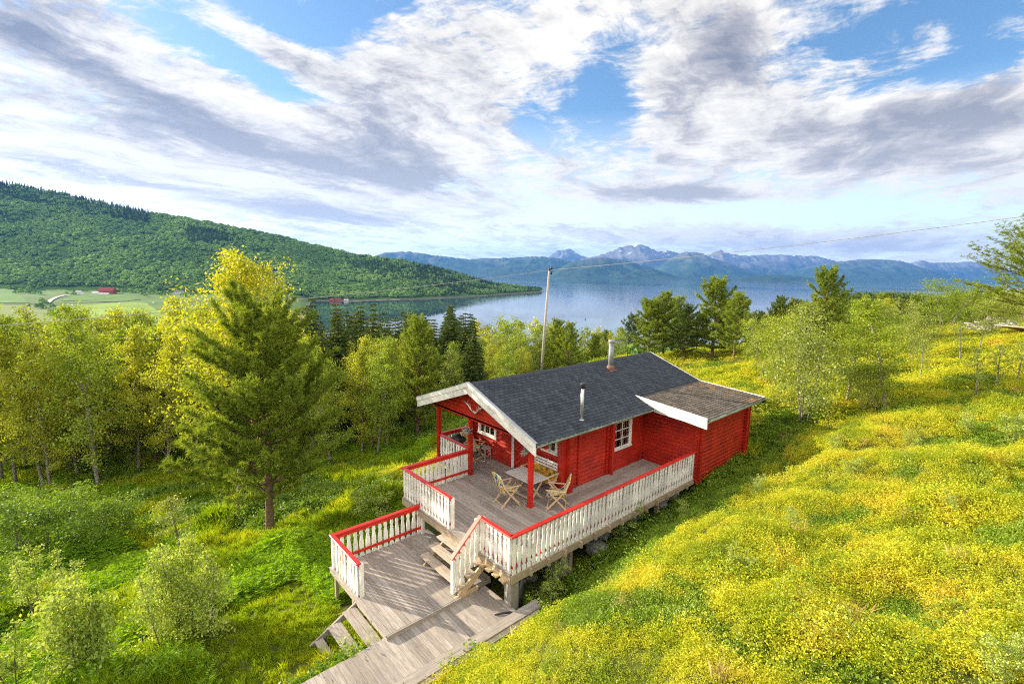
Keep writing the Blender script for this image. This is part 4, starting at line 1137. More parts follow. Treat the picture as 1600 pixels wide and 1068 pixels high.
railing((-2.55, 2.50), (-2.55, 4.06), PZ + 0.888, PZ - 0.2, 'white railing at the front end of the lower platform above the steps', -1, ends=(1, 0), ext=(0.05, 0.0), pitch=0.165)
railing((-0.76, 1.15), (-0.06, 1.15), 0.92 - 0.76, -0.82, 'sloping stair railing with faded pink red handrail', 1, slope_end=0.74, red='rail_pink', bottom=False, ends=(1, 1), ext=(0.12, 0.06), pitch=0.15)

# ------------------------------------------------------------------ lower platform, stairs, walkway
plat = empty('platform', (-1.2, 2.5, -0.9), 0, 'lower plank platform striped with railing shadows below the deck', 'platform')
def cutf(x, a0, a1):
    return a0, (4.10 if x < 0.28 else a1)
D(planks('decking', M['deck_wood'], 'y', 1.0, 4.12, -2.64, 0.30, PZ, seed=8, cuts=lambda x, a, c: (1.0, 4.12) if x < -0.74 else (1.14, 4.12)), plat)
b = MB(); b.box(-2.62, 0.962, PZ - 0.13, -0.70, 0.995, PZ - 0.004); b.box(-0.7, 1.10, PZ - 0.13, 0.3, 1.135, PZ - 0.03); b.box(-2.6, 4.12, PZ - 0.18, 0.28, 4.15, PZ - 0.03); b.box(-2.615, 1.02, PZ - 0.15, -2.58, 4.1, PZ - 0.03)
for yy in (1.7, 2.6, 3.5): b.box(-2.62, yy, PZ - 0.16, 0.2, yy + 0.05, PZ - 0.03)
D(b.build('frame', M['beam_wood']), plat)
for x, y in ((-2.5, 4.0), (-2.5, 2.9), (-1.2, 4.05), (0.1, 4.05)):
    z = hgt(x, y) - 0.1; m_ = MB(); m_.box(x - 0.04, y - 0.04, z, x + 0.04, y + 0.04, PZ - 0.03); D(m_.build('leg', M['frame_wood']), plat)

stair = empty('stairs', (-0.35, 1.9, -0.5), 0, 'three tread wooden stair from the deck to the lower platform', 'stairs')
for i_, (z, xf) in enumerate(((-0.2, -0.27), (-0.4, -0.50), (-0.6, -0.74))):
    m_ = MB(); m_.box(xf, 1.02, z - 0.032, xf + 0.125, 2.72 + 0.04 * i_, z); m_.box(xf + 0.132, 1.03, z - 0.032, xf + 0.262, 2.72 + 0.04 * i_, z)
    D(m_.build('tread', M['step_wood']), stair)
def stringer(y, par, x0=0.06, z0=-0.30, x1=-0.70, z1=-0.84, w=0.05, h=0.17, mat='fresh_wood'):
    m_ = MB(); m_.bar((x0, y, z0), (x1, y, z1), w, h); D(m_.build('stringer', M[mat]), par)
stringer(1.06, stair); stringer(2.6, stair, mat='frame_wood')
b = MB(); b.box(-0.06, 0.05, -0.20, 0.0, 0.98, -0.13); 
for q in range(4): b.box(-0.16, 0.10 + q*0.26, -0.23, -0.02, 0.26 + q*0.26, -0.19)
D(b.build('shim_board', M['fresh_wood']), stair)
b = MB(); b.box(-0.85, 1.03, PZ - 0.09, -0.15, 1.09, PZ + 0.0); D(b.build('kick_board', M['fresh_wood']), stair)

steps = empty('front_steps', (-2.9, 1.8, -1.2), 0, 'weathered open steps of paired boards going down to the grass', 'steps')
for (z, xa, xb, yb) in ((-0.97, -2.95, -2.65, 2.50), (-1.14, -3.31, -3.02, 2.46), (-1.31, -3.62, -3.44, 2.42)):
    m_ = MB(); w_ = (xb - xa)
    if w_ > 0.2: m_.box(xa, 1.07, z - 0.035, xa + w_/2 - 0.004, yb, z); m_.box(xa + w_/2 + 0.004, 1.07, z - 0.035, xb, yb, z)
    else: m_.box(xa, 1.07, z - 0.035, xb, yb, z)
    D(m_.build('tread', M['deck_wood']), steps)
b = MB(); b.bar((-2.50, 2.545, -0.93), (-3.68, 2.475, -1.46), 0.04, 0.15); D(b.build('stringer', M['beam_wood']), steps)
b = MB(); b.bar((-2.60, 1.10, -0.98), (-3.45, 1.10, -1.40), 0.04, 0.12); D(b.build('stringer', M['beam_wood']), steps)

walk = empty('walkway', (-2.5, 0.4, -0.95), 0, 'old grey plank walkway leading up to the platform', 'walkway')
D(planks('decking', M['deck_wood'], 'y', -0.16, 1.055, -8.6, 0.08, -0.9, w=0.14, gap=0.005, seed=11, jit=0.012, cuts=lambda x, a, c: (a, c)), walk)
b = MB(); b.box(-8.5, -0.1, -1.05, 0.0, 0.0, -0.935); b.box(-8.5, 0.85, -1.05, 0.0, 0.93, -0.935); D(b.build('frame', M['beam_wood']), walk)
kerb = empty('edge_boards', (-2, -0.35, -0.85), 0, 'two thick weathered boards edging the walkway against the heath', 'boards')
b = MB(); b.bar((0.60, -0.265, -0.83), (-2.2, -0.24, -0.83), 0.135, 0.06); b.bar((-2.205, -0.24, -0.84), (-8.6, -0.22, -0.86), 0.135, 0.06); D(b.build('board', M['beam_wood']), kerb)
b = MB(); b.bar((0.52, -0.405, -0.82), (-1.6, -0.385, -0.82), 0.13, 0.06); b.bar((-1.605, -0.385, -0.83), (-8.6, -0.37, -0.85), 0.13, 0.06); D(b.build('board', M['beam_wood']), kerb)
b = MB(); b.bar((0.42, -0.53, -0.85), (-3.0, -0.50, -0.86), 0.11, 0.05); D(b.build('board', M['step_wood']), kerb)
b = MB(); b.box(-8.4, -0.33, -1.1, 0.4, -0.19, -0.87); D(b.build('sleeper', M['beam_wood']), kerb)

# ------------------------------------------------------------------ furniture
def folding_chair(loc, rz, label):
    """faces +x"""
    root = empty('garden_chair', loc, rz, label, 'chair', 'folding chairs with flowered cushions')
    W = 0.27
    for s in (-1, 1):
        m_ = MB(); m_.bar((0.30, s*W, 0.0), (-0.22, s*W, 0.60), 0.03, 0.045); m_.bar((-0.22, s*W, 0.60), (-0.36, s*W, 0.95), 0.03, 0.045); m_.build('back_leg', M['fresh_wood'], root)
        m_ = MB(); m_.bar((-0.32, s*(W-0.035), 0.0), (0.27, s*(W-0.035), 0.60), 0.028, 0.045); m_.build('front_leg', M['fresh_wood'], root)
        m_ = MB(); m_.bar((-0.26, s*(W+0.005), 0.62), (0.32, s*(W+0.005), 0.62), 0.055, 0.022); m_.build('armrest', M['fresh_wood'], root, bevel=0.006)
    m_ = MB()
    for q in range(5): m_.box(-0.20 + q*0.1, -W + 0.05, 0.395, -0.125 + q*0.1, W - 0.05, 0.415)
    m_.bar((-0.24, -W, 0.05), (-0.24, W, 0.05), 0.03, 0.03); m_.bar((0.27, -W, 0.09), (0.27, W, 0.09), 0.03, 0.03)
    m_.build('seat', M['fresh_wood'], root)
    m_ = MB()
    for q in range(4):
        t = q / 3; m_.bar((-0.245 - 0.10*t, -W + 0.02, 0.55 + 0.36*t), (-0.245 - 0.10*t, W - 0.02, 0.55 + 0.36*t), 0.016, 0.055)
    m_.build('backrest', M['fresh_wood'], root)
    # cushion: seat and back pads in one padded strip
    prof = [(0.25, 0.43), (0.22, 0.475), (0.0, 0.485), (-0.14, 0.47), (-0.19, 0.52), (-0.26, 0.72), (-0.325, 0.955), (-0.35, 1.0), (-0.385, 0.985), (-0.37, 0.94), (-0.30, 0.70), (-0.235, 0.45), (-0.18, 0.42), (0.0, 0.42)]
    m_ = MB(); vs = []; K = len(prof); fs = []
    ws = [-W + 0.035, -W + 0.06, 0, W - 0.06, W - 0.035]; sc_ = [0.7, 1, 1.0, 1, 0.7]
    cxp = sum(p_[0] for p_ in prof)/K; czp = sum(p_[1] for p_ in prof)/K
    for yy, s in zip(ws, sc_):
        for i, (a, c_) in enumerate(prof):
            mid = prof[(K - 1 - i) % K]
            if s < 1: a2 = a*0.72 + mid[0]*0.28; c2 = c_*0.72 + mid[1]*0.28
            else: a2, c2 = a, c_
            vs.append((a2, yy, c2))
    for r_ in range(len(ws) - 1):
        for i in range(K): fs.append((r_*K+i, r_*K+(i+1) % K, (r_+1)*K+(i+1) % K, (r_+1)*K+i))
    m_.add(vs, fs, True); m_.build('cushion', M['cushion_cloth'], root)
    return root
folding_chair((2.13, 2.62, 0.0), R(-12), 'folding chair seen from behind left of the red porch post')
folding_chair((3.12, 1.50, 0.0), R(128), 'folding chair with flowered cushion right of the red porch post')
# table with folding legs
tb_ = empty('garden_table', (2.87, 2.57, 0), 0, 'folding garden table with pale worn top behind the porch post', 'table')
m_ = MB()
for q in range(6): m_.box(-0.36 + q*0.122, -0.58, 0.68, -0.36 + q*0.122 + 0.119, 0.58, 0.705)
m_.box(-0.3, -0.5, 0.645, 0.3, -0.46, 0.679); m_.box(-0.3, 0.46, 0.645, 0.3, 0.5, 0.679)
m_.build('tabletop', M['table_top'] if 'table_top' in M else simple('table_top', (0.60, 0.55, 0.50), 0.6, 0.3, 0, 0.12, 7), tb_)
for s in (-1, 1):
    m_ = MB(); m_.bar((-0.30, s*0.44, 0.0), (0.28, s*0.44, 0.645), 0.03, 0.045); m_.build('leg', M['fresh_wood'], tb_)
    m_ = MB(); m_.bar((0.30, s*0.40, 0.0), (-0.28, s*0.40, 0.645), 0.03, 0.045); m_.build('leg', M['fresh_wood'], tb_)
m_ = MB(); m_.bar((-0.2, -0.44, 0.11), (-0.2, 0.44, 0.11), 0.03, 0.03); m_.bar((0.2, -0.4, 0.11), (0.2, 0.4, 0.11), 0.03, 0.03); m_.build('stretcher', M['fresh_wood'], tb_)
# bench against the wall, faces -x
bn = empty('garden_bench', (3.62, 2.72, 0), 0, 'white slatted garden bench against the red wall behind the table', 'bench')
for s in (-1, 1):
    m_ = MB(); m_.bar((0.30, s*0.58, 0.0), (-0.28, s*0.58, 0.60), 0.03, 0.05); m_.build('leg', M['fresh_wood'], bn)
    m_ = MB(); m_.bar((-0.28, s*0.55, 0.0), (0.22, s*0.55, 0.56), 0.03, 0.05); m_.bar((0.22, s*0.55, 0.56), (0.32, s*0.55, 0.92), 0.03, 0.05); m_.build('leg', M['fresh_wood'], bn)
    m_ = MB(); m_.bar((-0.32, s*0.585, 0.63), (0.25, s*0.585, 0.63), 0.06, 0.025); m_.build('armrest', M['fresh_wood'], bn, bevel=0.005)
m_ = MB()
for q in range(4): m_.bar((0.24 + 0.022*q, -0.57, 0.60 + 0.085*q), (0.24 + 0.022*q, 0.57, 0.60 + 0.085*q), 0.018, 0.066)
m_.bar((0.285, -0.02, 0.58), (0.335, -0.02, 0.90), 0.05, 0.02)
m_.build('backrest', M['white_paint'], bn)
m_ = MB()
for q in range(4): m_.box(-0.24 + q*0.11, -0.57, 0.40, -0.15 + q*0.11, 0.57, 0.42)
m_.build('seat', M['fresh_wood'], bn)
m_ = MB(); m_.box(-0.23, -0.5, 0.422, 0.16, 0.5, 0.475); m_.bar((0.17, 0, 0.45), (0.225, 0, 0.66), 1.0, 0.05, (1, 0, 0.2)); m_.build('cushion', M['orange_cloth'], bn, bevel=0.018)
# stool
st_ = empty('stool', (3.80, 5.80, 0), 0, 'small worn wooden stool by the red wall', 'stool')
m_ = MB(); m_.box(-0.17, -0.22, 0.40, 0.17, 0.22, 0.43); m_.build('seat', M['pole_wood'], st_, bevel=0.006)
for a in (-1, 1):
    for c_ in (-1, 1):
        m_ = MB(); m_.tube([(a*0.14, c_*0.19, 0.0), (a*0.13, c_*0.18, 0.2), (a*0.12, c_*0.17, 0.40)], [0.018, 0.026, 0.024], 8); m_.build('leg', M['pole_wood'], st_)
m_ = MB(); 
for c_ in (-1, 1): m_.tube([(-0.13, c_*0.18, 0.14), (0.13, c_*0.18, 0.14)], 0.012, 6)
for a in (-1, 1): m_.tube([(a*0.13, -0.18, 0.19), (a*0.13, 0.18, 0.19)], 0.012, 6)
m_.build('stretcher', M['pole_wood'], st_)
# reclining garden chair on the porch, faces the stool side
rc = folding_chair((3.45, 6.02, 0), R(-75), 'folding chair with tall striped cushion beside the grill')
# covered grill
gr = empty('grill', (3.05, 6.42, 0), R(15), 'black kettle grill with side shelf in the far porch corner', 'grill')
m_ = MB(); m_.tube([(0, 0, 0.50), (0, 0, 0.56), (0, 0, 0.66), (0, 0, 0.70)], [0.10, 0.22, 0.27, 0.28], 20); m_.build('bowl', M['black'], gr)
m_ = MB(); m_.tube([(0, 0, 0.705), (0, 0, 0.76), (0, 0, 0.86), (0, 0, 0.92), (0, 0, 0.93)], [0.285, 0.28, 0.2, 0.08, 0.02], 20); ld = m_.build('lid', M['black'], gr)
m_ = MB(); m_.tube([(-0.06, 0, 0.925), (-0.05, 0, 0.96), (0.05, 0, 0.96), (0.06, 0, 0.925)], 0.01, 6); o = m_.build('handle', M['dark_metal']); o.parent = ld
for q in range(3):
    a = q * 2.09 + 0.4; m_ = MB(); m_.tube([(0.1*math.cos(a), 0.1*math.sin(a), 0.55), (0.27*math.cos(a), 0.27*math.sin(a), 0.0)], 0.012, 6); m_.build('leg', M['dark_metal'], gr)
m_ = MB(); m_.box(0.28, -0.2, 0.66, 0.62, 0.2, 0.69); m_.build('side_shelf', M['black'], gr)

# ------------------------------------------------------------------ stones under and beside the deck
def rock_mesh(seed, mat, sub=3):
    bm = bmesh.new(); bmesh.ops.create_icosphere(bm, subdivisions=sub, radius=1)
    for v in bm.verts:
        p = v.co.copy()
        n_ = mnoise.fractal(p * 0.9 + Vector((seed*7.1, seed*3.3, 0)), 1.0, 2.0, 4)
        v.co = p * (1 + 0.32 * n_); v.co.z *= 0.72
        f = abs(v.co.x) ** 0.8; 
    me = bpy.data.meshes.new('rock'); bm.to_mesh(me); bm.free()
    me.materials.append(mat); return me
RK = [rock_mesh(s, M['rock']) for s in range(4)]; PR = rock_mesh(9, M['pale_rock'])
rs = random.Random(3)
spots = []
for q in range(22):
    x = 1.0 + q * 0.34 + rs.uniform(-0.1, 0.1); y = rs.uniform(0.35, 1.6)
    spots.append((x, y, rs.uniform(0.16, 0.38)))
for i_, (x, y, r_) in enumerate(spots):
    o = link('rock', RK[i_ % 4]); o.location = (x, y, hgt(x, y) + r_*0.25); o.scale = (r_, r_*0.9, r_*rs.uniform(0.7, 1.1)); o.rotation_euler = (0, 0, rs.uniform(0, 6))
    tag(o, 'grey stone in the shade under the deck', 'stone', 'stones lying under the deck')
def stone(px, py, r_, label, me=None, sink=0.3):
    x, y, z = ground_at(px, py); o = link('rock', me or RK[1]); o.location = (x, y, z + r_*(0.6 - sink)); o.scale = (r_, r_*0.85, r_*0.7); o.rotation_euler = (0.1, 0.1, x)
    return tag(o, label, 'stone')
stone(968, 832, 0.36, 'large grey stone with a green bush growing over it beside the deck', RK[2])
stone(941, 838, 0.26, 'pale lichen covered stone beside the deck post', PR)
stone(830, 905, 0.20, 'small stone beside the black drain pipe', RK[0])
stone(200, 1024, 0.20, 'light boulder in the tall grass near the bottom left bushes', PR)
stone(690, 640, 0.9, 'broad grey rock outcrop on the slope behind the porch', RK[3], 0.45)
# ------------------------------------------------------------------ foliage builders
def nrm(a): return a / np.maximum(np.linalg.norm(a, axis=1, keepdims=True), 1e-9)
def leaves(C, L, rg, upb=0.35, aspect=0.55, out=None, cup=0.12, dirv=None):
    n = len(C); L = np.broadcast_to(np.asarray(L, float), (n,)) * rg.uniform(0.7, 1.25, n)
    nm = rg.normal(size=(n, 3)); nm[:, 2] = np.abs(nm[:, 2]) * 0.8 + upb
    if out is not None: nm += out * 0.8
    nm = nrm(nm)
    t = rg.normal(size=(n, 3)) if dirv is None else dirv + rg.normal(size=(n, 3)) * 0.35
    t = nrm(t - nm * (t * nm).sum(1, keepdims=True)); b = np.cross(nm, t)
    l = L[:, None] / 2; w = l * aspect
    V = np.stack([C - t * l, C + b * w + nm * w * cup * 2 + t * l * 0.1, C + t * l, C - b * w + nm * w * cup * 2 + t * l * 0.1], 1).reshape(-1, 3)
    return V, np.arange(4 * n).reshape(n, 4)
def blades(B, T, w, rg):
    """narrow flat blades from B to T as quads"""
    n = len(B); d = nrm(T - B); s = nrm(np.cross(d, rg.normal(size=(n, 3)))) * (np.broadcast_to(np.asarray(w), (n,))[:, None] / 2)
    m_ = B * 0.45 + T * 0.55
    V = np.stack([B - s * 0.6, B + s * 0.6, m_ + s, T, m_ - s], 1).reshape(-1, 3)
    return V, np.arange(5 * n).reshape(n, 5)
def curve_pts(p0, d0, L, n, bend, rg, wob=0.06):
    pts = [np.array(p0, float)]; d = np.array(d0, float); d /= np.linalg.norm(d)
    for i in range(n):
        d = d + np.array([0, 0, bend / n]) + rg.normal(size=3) * wob; d /= np.linalg.norm(d)
        pts.append(pts[-1] + d * L / n)
    return np.array(pts)
def birch_meshes(seed, h, Rc, leaf, nleaf, mat='birch_leaf', bark='birch_bark', low=0.22, nb=34, stems=1, sides=6, dense=1.0, elev=(0.5, 1.0), shape=1.0):
    rg = np.random.RandomState(seed); tm = MB(); CC = []; OO = []; WW = []
    for st in range(stems):
        hh = h * (1 if st == 0 else rg.uniform(0.7, 0.95)); a0 = rg.uniform(0, 6.28)
        lean = 0.04 + 0.16 * (stems > 1)
        tp = curve_pts((0.08 * st * math.cos(a0), 0.08 * st * math.sin(a0), -0.25), (math.cos(a0) * lean, math.sin(a0) * lean, 1), hh + 0.25, 9, 0.0, rg, 0.035)
        r0 = 0.0095 * h + 0.010
        if stems > 1: r0 *= 0.30
        tm.tube(tp, [r0 * (1 - 0.9 * i / 9) + 0.006 for i in range(10)], sides)
        nbs = nb // stems
        for i in range(nbs):
            f = low + (0.985 - low) * ((i + rg.uniform(0, 1)) / nbs) ** 0.9
            q = f * 9; qi = min(int(q), 8); p = tp[qi] * (1 - (q - qi)) + tp[qi + 1] * (q - qi)
            tt = (f - low) / (1 - low)
            prof = (math.sin(math.pi * min(1, (tt * 0.80 + 0.20)) ** shape) * 0.95 + 0.10)
            Lb = Rc * prof * rg.uniform(0.65, 1.2)
            a = i * 2.399 + rg.uniform(-0.5, 0.5); e = rg.uniform(*elev) + 0.3 * tt
            bp = curve_pts(p, (math.cos(a) * math.cos(e), math.sin(a) * math.cos(e), math.sin(e)), Lb, 5, -0.55, rg, 0.07)
            rb = max(0.004, r0 * 0.33 * (1 - 0.6 * f))
            tm.tube(bp, [rb * (1 - 0.85 * k_ / 5) for k_ in range(6)], 4, False)
            nt_ = 3 + int(6 * dense)
            for t_ in range(nt_):
                g_ = rg.uniform(0.25, 1.0) ** 0.8; qq = g_ * 5; qj = min(int(qq), 4); c = bp[qj] * (1 - (qq - qj)) + bp[qj + 1] * (qq - qj)
                tw = rg.normal(size=3); tw[2] = tw[2] * 0.4 - 0.1; tw /= np.linalg.norm(tw); Lt = Lb * rg.uniform(0.16, 0.42)
                CC.append((c, tw * Lt)); WW.append(Lt)
    WW = np.array(WW); WW /= WW.sum()
    idx = rg.choice(len(CC), nleaf, p=WW)
    c0 = np.array([c[0] for c in CC])[idx]; tw = np.array([c[1] for c in CC])[idx]
    s = rg.uniform(0, 1.05, (nleaf, 1)); sp = np.linalg.norm(tw, axis=1, keepdims=True)
    C = c0 + tw * s + rg.normal(size=(nleaf, 3)) * (0.12 * sp + leaf * 0.8) * np.array([1, 1, 0.8])
    V, F = leaves(C, leaf, rg, 0.30, 0.66)
    tmesh = bpy.data.meshes.new('trunk'); tmesh.from_pydata(tm.v, [], tm.f); tmesh.polygons.foreach_set('use_smooth', tm.sm); tmesh.materials.append(M[bark])
    return tmesh, mesh_np('crown', V, F, M[mat])
def pine_meshes(seed, h, Rc, ntuft=1500, nbl=12, mat='pine_needle', low=0.22, needle=0.11, bw=0.014, shape=0.75, sides=8, whorl=0.42, r0=None, flat=0.0, round_=1.0, irr=0.0, lean=(0.02, 0.02)):
    rg = np.random.RandomState(seed); tm = MB(); r0 = r0 or 0.019 * h
    tp = curve_pts((0, 0, -0.3), (lean[0], lean[1], 1), h + 0.3, 10, 0, rg, 0.02)
    tm.tube(tp, [r0 * (1 - 0.92 * (i / 10)) + 0.006 for i in range(11)], sides)
    TW_ = []; z = low * h; wi = 0
    while z < h * 0.985:
        f = z / h; t = (f - low) / (1 - low)
        for b_ in range(6):
            q = (z + 0.3) / (h + 0.3) * 10; qi = min(int(q), 9); p = tp[qi] * (1 - (q - qi)) + tp[qi + 1] * (q - qi)
            R_ = Rc * ((1 - t) ** shape * (0.55 + 0.45 * min(1, t * 4 * round_ + 0.3))) * rg.uniform(0.72 - irr, 1.12 + irr * 0.4) + 0.12
            a = b_ * 1.047 + wi * 0.6 + rg.uniform(-0.3, 0.3); e = 0.10 + 0.75 * t + rg.uniform(-0.12, 0.18)
            bp = curve_pts(p, (math.cos(a) * math.cos(e), math.sin(a) * math.cos(e), math.sin(e)), R_, 6, 0.35, rg, 0.06)
            rb = r0 * 0.30 * (1 - 0.7 * t)
            tm.tube(bp, [rb * (1 - 0.85 * k_ / 6) + 0.003 for k_ in range(7)], 4, False)
            nt_ = 4 + int(R_ / 0.16)
            for k_ in range(nt_):
                g_ = 0.22 + 0.78 * (k_ + rg.uniform(0, 1)) / nt_; qq = min(g_, 0.999) * 6; qj = int(qq); c = bp[qj] * (1 - (qq - qj)) + bp[qj + 1] * (qq - qj)
                dm = bp[min(qj + 1, 6)] - bp[qj]; dm /= np.linalg.norm(dm) + 1e-9
                sd = np.cross(dm, [0, 0, 1]) * rg.choice([-1, 1]); tw = dm * 0.7 + sd * rg.uniform(0.5, 1.1) + np.array([0, 0, rg.uniform(0.0, 0.45)]); tw /= np.linalg.norm(tw)
                Lt = R_ * rg.uniform(0.14, 0.30) * (1.25 - 0.6 * g_)
                TW_.append((c, tw, Lt))
        z += whorl * rg.uniform(0.8, 1.2) * (1 - 0.35 * t); wi += 1
    TW_.append((tp[-1] - [0, 0, 0.2], np.array([0, 0, 1.0]), 0.3))
    Lw = np.array([x[2] for x in TW_]); idx = rg.choice(len(TW_), ntuft, p=Lw / Lw.sum())
    c0 = np.array([x[0] for x in TW_])[idx]; dv = np.array([x[1] for x in TW_])[idx]; Ls = Lw[idx][:, None]
    Cc = c0 + dv * Ls * rg.uniform(0.05, 1.05, (ntuft, 1)) + rg.normal(size=(ntuft, 3)) * 0.035
    B = np.repeat(Cc, nbl, 0); dd = np.repeat(nrm(dv + np.array([0, 0, 0.35])), nbl, 0)
    dirs = nrm(dd * 0.75 + rg.normal(size=B.shape) * 0.62)
    T = B + dirs * needle * rg.uniform(0.75, 1.2, (len(B), 1))
    V, F = blades(B, T, bw, rg)
    tmesh = bpy.data.meshes.new('trunk'); tmesh.from_pydata(tm.v, [], tm.f); tmesh.polygons.foreach_set('use_smooth', tm.sm); tmesh.materials.append(M['pine_bark'])
    return tmesh, mesh_np('crown', V, F, M[mat])
def spruce_meshes(seed, h, Rc, nper=9, mat='spruce_needle', bw=0.07):
    rg = np.random.RandomState(seed); tm = MB(); r0 = 0.014 * h
    tm.tube([(0, 0, -0.4), (0, 0, h * 0.5), (0.03, 0, h)], [r0, r0 * 0.55, 0.01], 6)
    B = []; T = []
    z = 0.06 * h; wi = 0
    while z < 0.985 * h:
        t = z / h; n = 9 if t < 0.8 else 6
        for b_ in range(n):
            R_ = Rc * (1 - t) ** 0.85 * rg.uniform(0.7, 1.1) + 0.10
            a = b_ * 6.283 / n + wi * 0.7 + rg.uniform(-0.25, 0.25); dr = np.array([math.cos(a), math.sin(a), 0]); sd = np.array([-math.sin(a), math.cos(a), 0])
            m_ = max(3, int(nper * R_ / Rc * 2.0))
            for k_ in range(m_):
                g_ = (k_ + rg.uniform(0, 1)) / m_; p = dr * R_ * g_ + np.array([0, 0, z + 0.10 * R_ - 0.42 * R_ * g_ + 0.22 * R_ * g_ * g_])
                for s_ in (-1, 0, 1):
                    d = dr * 0.7 + sd * s_ * 0.8 + np.array([0, 0, -0.35]) + rg.normal(size=3) * 0.2; d /= np.linalg.norm(d)
                    B.append(p); T.append(p + d * (0.16 + 0.30 * R_ * (1 - 0.55 * g_)) * rg.uniform(0.7, 1.2))
        z += 0.032 * h * rg.uniform(0.8, 1.2); wi += 1
    B = np.array(B); T = np.array(T); V, F = blades(B, T, np.full(len(B), bw * h / 10 * 1.6), rg)
    tmesh = bpy.data.meshes.new('trunk'); tmesh.from_pydata(tm.v, [], tm.f); tmesh.materials.append(M['grey_bark'])
    return tmesh, mesh_np('crown', V, F, M[mat])

def plant_tree(name, meshes, x, y, z, scale, rz, label, cat, group=None, parts=('trunk', 'crown'), sz=None):
    root = empty(name, (x, y, z - 0.03), rz, label, cat, group)
    root.scale = (scale, scale, sz or scale)
    for nm_, me in zip(parts, meshes):
        o = bpy.data.objects.new(nm_, me); COL.objects.link(o); o.parent = root
    return root
def top_scale(x, y, z, py, h):
    """scale that brings the top of a tree of height h to the photo row py"""
    d, s = xy_ds(x, y); px = 800 + FPX * s / d
    return (CAM[2] + (horiz(px) - py) * d / FPX - z) / h

SILX = [-200, 0, 60, 120, 180, 230, 300, 340, 430, 480, 560, 640, 700, 760, 850, 960, 1000, 1170, 1230, 1300, 1440, 1520, 1600, 1750]
SILY = [448, 452, 456, 456, 456, 450, 450, 462, 470, 473, 474, 476, 481, 486, 499, 508, 500, 486, 474, 461, 459, 452, 438, 428]
# ------------------------------------------------------------------ hand placed trees
# the big pine and the tall birch behind it
x, y, z = ground_at(420, 837)
pm = pine_meshes(11, 8.4, 3.2, 13000, 13, 'pine_needle', 0.20, 0.17, 0.019, 0.34, 12, 0.42, 0.16, round_=1.5, irr=0.28, lean=(0.035, -0.03))
plant_tree('pine_tree', pm, x, y, z, 1.0, 0.0, 'big broad pine standing alone on the meadow left of the cabin', 'pine tree', sz=top_scale(x, y, z, 486, 8.4))
x, y, z = ground_at(374, 804)
bmh = birch_meshes(21, 10.0, 3.1, 0.12, 16000, 'birch_yellow', nb=52, low=0.30, elev=(0.5, 1.1), shape=1.0)
plant_tree('birch_tree', bmh, x, y, z, 1.0, 1.0, 'tall yellow green birch rising behind the big pine', 'birch tree', sz=top_scale(x, y, z, 403, 10.0))
BH = [birch_meshes(31 + i, 8.0, 1.8 + 0.15 * i, 0.105, 10000, 'birch_leaf' if i % 2 else 'birch_yellow', nb=44, low=0.16, elev=(0.55, 1.15)) for i in range(4)]
BMd = [birch_meshes(41 + i, 8.0, 2.0 + 0.15 * i, 0.155, 4600, ['birch_yellow', 'birch_leaf', 'birch_pale', 'birch_yellow'][i], nb=34, low=0.12, sides=5) for i in range(4)]
BFr = [birch_meshes(51 + i, 8.0, 2.2, 0.24, 2000, ['birch_yellow', 'birch_leaf', 'birch_pale'][i], nb=22, low=0.08, sides=4, dense=0.6) for i in range(3)]
PMd = [pine_meshes(61 + i, 7.0, 2.5, 3000, 9, ['pine_needle', 'pine_dark'][i % 2], 0.14, 0.22, 0.034, 0.36, 7, 0.55, round_=1.8, irr=0.2) for i in range(3)]
SPr = [spruce_meshes(71 + i, 10.0, 1.9 + 0.2 * i) for i in range(3)]
BUSH = [birch_meshes(81 + i, 3.6, 1.40, 0.062, 11500, ['birch_pale', 'birch_leaf', 'birch_pale'][i], 'birch_bark', low=0.14, nb=110, stems=5) for i in range(3)]
# right side birches
def pix_tree(name, meshes, px, py, top, h, label, cat, wscale=1.0, group=None, rz=None, parts=('trunk', 'crown')):
    x, y, z = ground_at(px, py); s = top_scale(x, y, z, top, h)
    if group == 'pine grove beyond the roof': wscale *= 1.15
    return plant_tree(name, meshes, x, y, z, s * wscale, px * 0.37 if rz is None else rz, label, cat, group, parts, sz=s)
pix_tree('birch_tree', BUSH[0], 1255, 658, 478, 3.6, 'wide many stemmed birch on the heath right of the cabin roof', 'birch tree', 0.98)
pix_tree('birch_tree', BUSH[1], 1200, 600, 486, 3.6, 'leafy birch half hidden behind the wide many stemmed one', 'birch tree', 0.95)
pix_tree('birch_tree', BH[1], 1384, 640, 462, 8.0, 'slim birch with one straight stem right of the wide birch', 'birch tree', 1.3)
pix_tree('birch_tree', BH[3], 1322, 630, 476, 8.0, 'slim birch with a forked pale stem behind the willow bush', 'birch tree', 1.35)
pix_tree('willow_bush', BUSH[2], 1350, 640, 560, 3.6, 'dense low willow bush at the foot of the slim birches', 'bush', 1.15, parts=('stems', 'foliage'))
pix_tree('birch_tree', BUSH[0], 1425, 560, 470, 3.6, 'round yellow green birch crown behind the slim birches', 'birch tree', 1.1)
pix_tree('birch_tree', BUSH[1], 1478, 512, 432, 3.6, 'spreading birch with pale stems in front of the wood pile', 'birch tree', 1.4)
pix_tree('birch_tree', BUSH[2], 1540, 525, 450, 3.6, 'leafy birch under the overhanging pine branches', 'birch tree', 1.0)
SML = [birch_meshes(91 + i, 2.6, 0.62, 0.05, 2000, 'birch_pale', low=0.35, nb=20) for i in range(3)]
